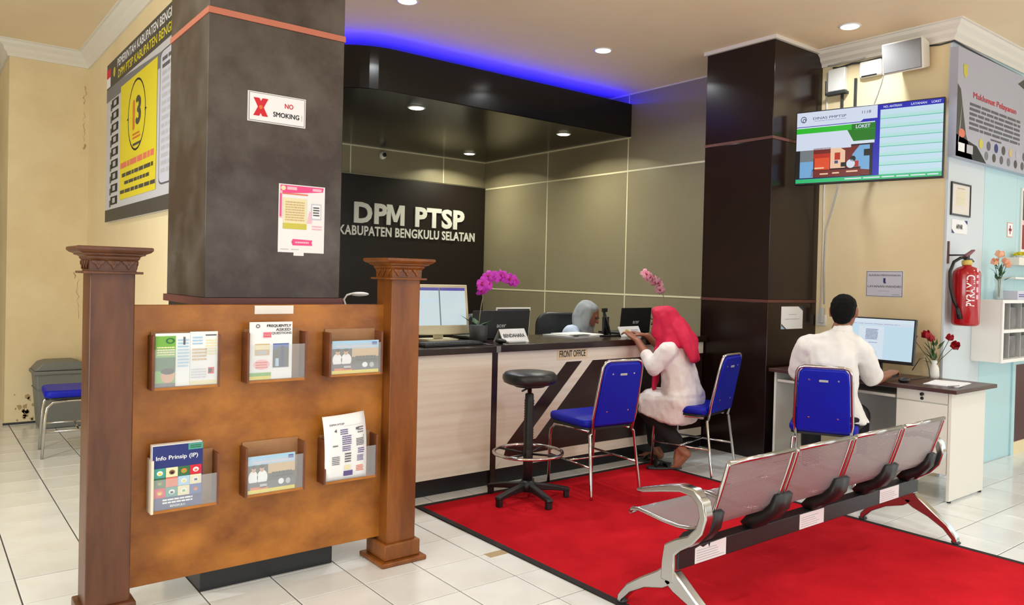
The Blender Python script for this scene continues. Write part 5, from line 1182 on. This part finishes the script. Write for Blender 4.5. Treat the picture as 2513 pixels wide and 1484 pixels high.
sh_ = [[((.05, .01, .965), (.155, .075, .055)), ((.035, .0, .84), (.165, .115, .1))], [((.035, .0, .84), (.165, .115, .1)), ((.04, -.01, .62), (.165, .12, .08))], [((.04, -.01, .62), (.168, .12, .08)), ((.07, .0, .49), (.205, .15, .03))],
       [((.085, .035, 1.060), (.068, .058, .026)), ((.06, .015, 1.0), (.09, .065, .04))], [((.08, .03, 1.045), (.075, .058, .03)), ((-.125, .03, .965), .052), ((.205, .03, .96), .052)]]
sh_ += chain([(-.08, .02, .945), sl, tuple(Vector(sl).lerp(Vector(el), .85))], [.07, .068, .066])+chain([(.17, .025, .945), sr, tuple(Vector(sr).lerp(Vector(er), .85))], [.07, .068, .068])
blob('shirt', sh_, M['shirtw'], t, O, ex, ey, .0085, 4, .011, 13, 5)
blob('collar', [[((.09, .042, 1.092), (.060, .056, .014)), ((.085, .036, 1.06), (.072, .062, .012))]], M['shirtw'], t, O, ex, ey, .005, 3)
tr_ = chain([(-.09, .0, .50), (-.10, .40, .47)], [.10, .078])+chain([(-.10, .40, .47), (-.10, .40, .12)], [.075, .062])+chain([(.13, .0, .50), (.20, .40, .47)], [.105, .078])+chain([(.20, .40, .47), (.20, .36, .12)], [.075, .062])+[[((-.06, -.03, .51), (.12, .10, .07)), ((.12, -.03, .51), (.12, .10, .07))]]
blob('trousers', tr_, M['blackcloth'], t, O, ex, ey, .009, 4, .003, 14, 6)
for sx in (-.10, .20):
    shp = blob('shoe', [[((sx, .35, .05), (.042, .05, .045)), ((sx, .54, .035), (.045, .05, .032))]], M['blackplastic'], t, O, ex, ey, .007, 3)

# ---- officer behind the counter
O = Vector((4.60, 4.93, 0)); ex, ey = basis(R(150))
t = T('person', 'officer in a grey headscarf and pale blue shirt bent over behind the counter', 'person', tuple(O))
fp, q = face_parts((0, .03, 1.045), (0, 1, -.55), .92)
body = fp+chain([(0, .0, .97), (0, -.05, .88), (0, -.12, .66), (0, -.14, .52)], [.045, (.09, .07, .07), (.12, .09, .1), (.14, .11, .09)])
sl, el, wl = (-.165, -.09, .895), (-.21, .06, .74), (-.10, .20, .86)
sr, er, wr_ = (.165, -.09, .895), (.21, .06, .74), (.10, .20, .86)
body += chain([(0, -.05, .86), sl, el, wl], [.05, .05, .042, .026])+chain([(0, -.05, .86), sr, er, wr_], [.05, .05, .042, .026])+hand(wl, (-.07, .27, .90), -1)+hand(wr_, (.07, .27, .90), 1)
body += chain([(-.09, -.12, .49), (-.10, .20, .45), (-.10, .18, .05)], [.085, .06, .04])+chain([(.09, -.12, .49), (.10, .20, .45), (.10, .18, .05)], [.085, .06, .04])
for sx in (-.10, .10): body += [[((sx, .17, .045), .04), ((sx, .30, .03), (.04, .03, .022))]]
blob('body', body, M['skin'], t, O, ex, ey, .007, 4)
eyes(t, q, O, ex, ey)
blob('shirt', [[((0, -.085, .90), (.17, .09, .065)), ((0, -.10, .66), (.17, .13, .1))], [((0, -.10, .66), (.17, .13, .1)), ((0, -.14, .47), (.19, .14, .07))]]+chain([(-.1, -.085, .89), sl, el, wl], [.07, .07, .06, .04])+chain([(.1, -.085, .89), sr, er, wr_], [.07, .07, .06, .04]), M['bluecloth'], t, O, ex, ey, .01, 4, .004, 15, 7)
blob('trousers', chain([(-.09, -.12, .47), (-.10, .19, .45)], [.095, .075])+chain([(-.10, .19, .45), (-.10, .18, .10)], [.072, .06])+chain([(.09, -.12, .47), (.10, .19, .45)], [.095, .075])+chain([(.10, .19, .45), (.10, .18, .10)], [.072, .06]), M['blackcloth'], t, O, ex, ey, .01, 3)
hj = [[((0, .0, 1.075), (.094, .105, .105)), ((0, -.03, 1.02), (.10, .10, .09))], [((0, .02, 1.115), (.078, .075, .05)), ((0, .085, 1.10), (.06, .022, .035))], [((0, -.04, 1.0), (.10, .09, .07)), ((0, -.03, .92), (.12, .08, .05))], [((-.07, .03, 1.09), (.022, .045, .045)), ((-.085, .01, .96), (.02, .05, .05))], [((.07, .03, 1.09), (.022, .045, .045)), ((.085, .01, .96), (.02, .05, .05))], [((0, .0, .93), (.10, .06, .04)), ((0, .02, .84), (.12, .06, .05))]]
blob('headscarf', hj, M['hijabgrey'], t, O, ex, ey, .008, 6, .004, 13, 8)

# ---- black office chairs behind the counter
def office_chair(label, loc, rz):
    t = T('office_chair', label, 'office chair', loc, rz, 'black office chairs behind the counter')
    MB().prism(rrect(-.24, -.23, .24, .23, .07), .42, .50, 'z').build('seat', M['blackleather'], t, bevel=.02, seg=3)
    b = MB().prism(rrect(-.22, .54, .22, 1.05, .12, 6), -.30, -.245, 'y').build('backrest', M['blackleather'], t, bevel=.02, seg=3)
    MB().tube([(0, -.20, .42), (0, -.31, .45), (0, -.31, .70)], .02, 8).build('spine', M['blackplastic'], t)
    for sx in (-1, 1):
        MB().tube([(sx*.25, -.12, .44), (sx*.28, -.12, .50), (sx*.28, -.10, .66), (sx*.28, .12, .67), (sx*.27, .15, .60)], .015, 8).build('armrest', M['blackplastic'], t)
    MB().lathe([(.028, .08), (.028, .42)], seg=14).build('gas_column', M['chrome'], t)
    for k in range(5):
        a = 2*PI*k/5+.3; lg = MB().tube([(0, 0, .10), (.27*math.cos(a), .27*math.sin(a), .065)], [.028, .016], 8).build('base_leg', M['blackplastic'], t)
        MB().ell((.27*math.cos(a), .27*math.sin(a), .028), (.026, .026, .028), 0, 10, 6).build('castor', M['black'], lg)
    return t
office_chair('black office chair behind the officer', (4.50, 5.06, .001), R(155))
office_chair('empty black office chair behind the white laptop', (3.78, 5.0, .001), R(-160))
bpy.data.scenes.remove(TMP)
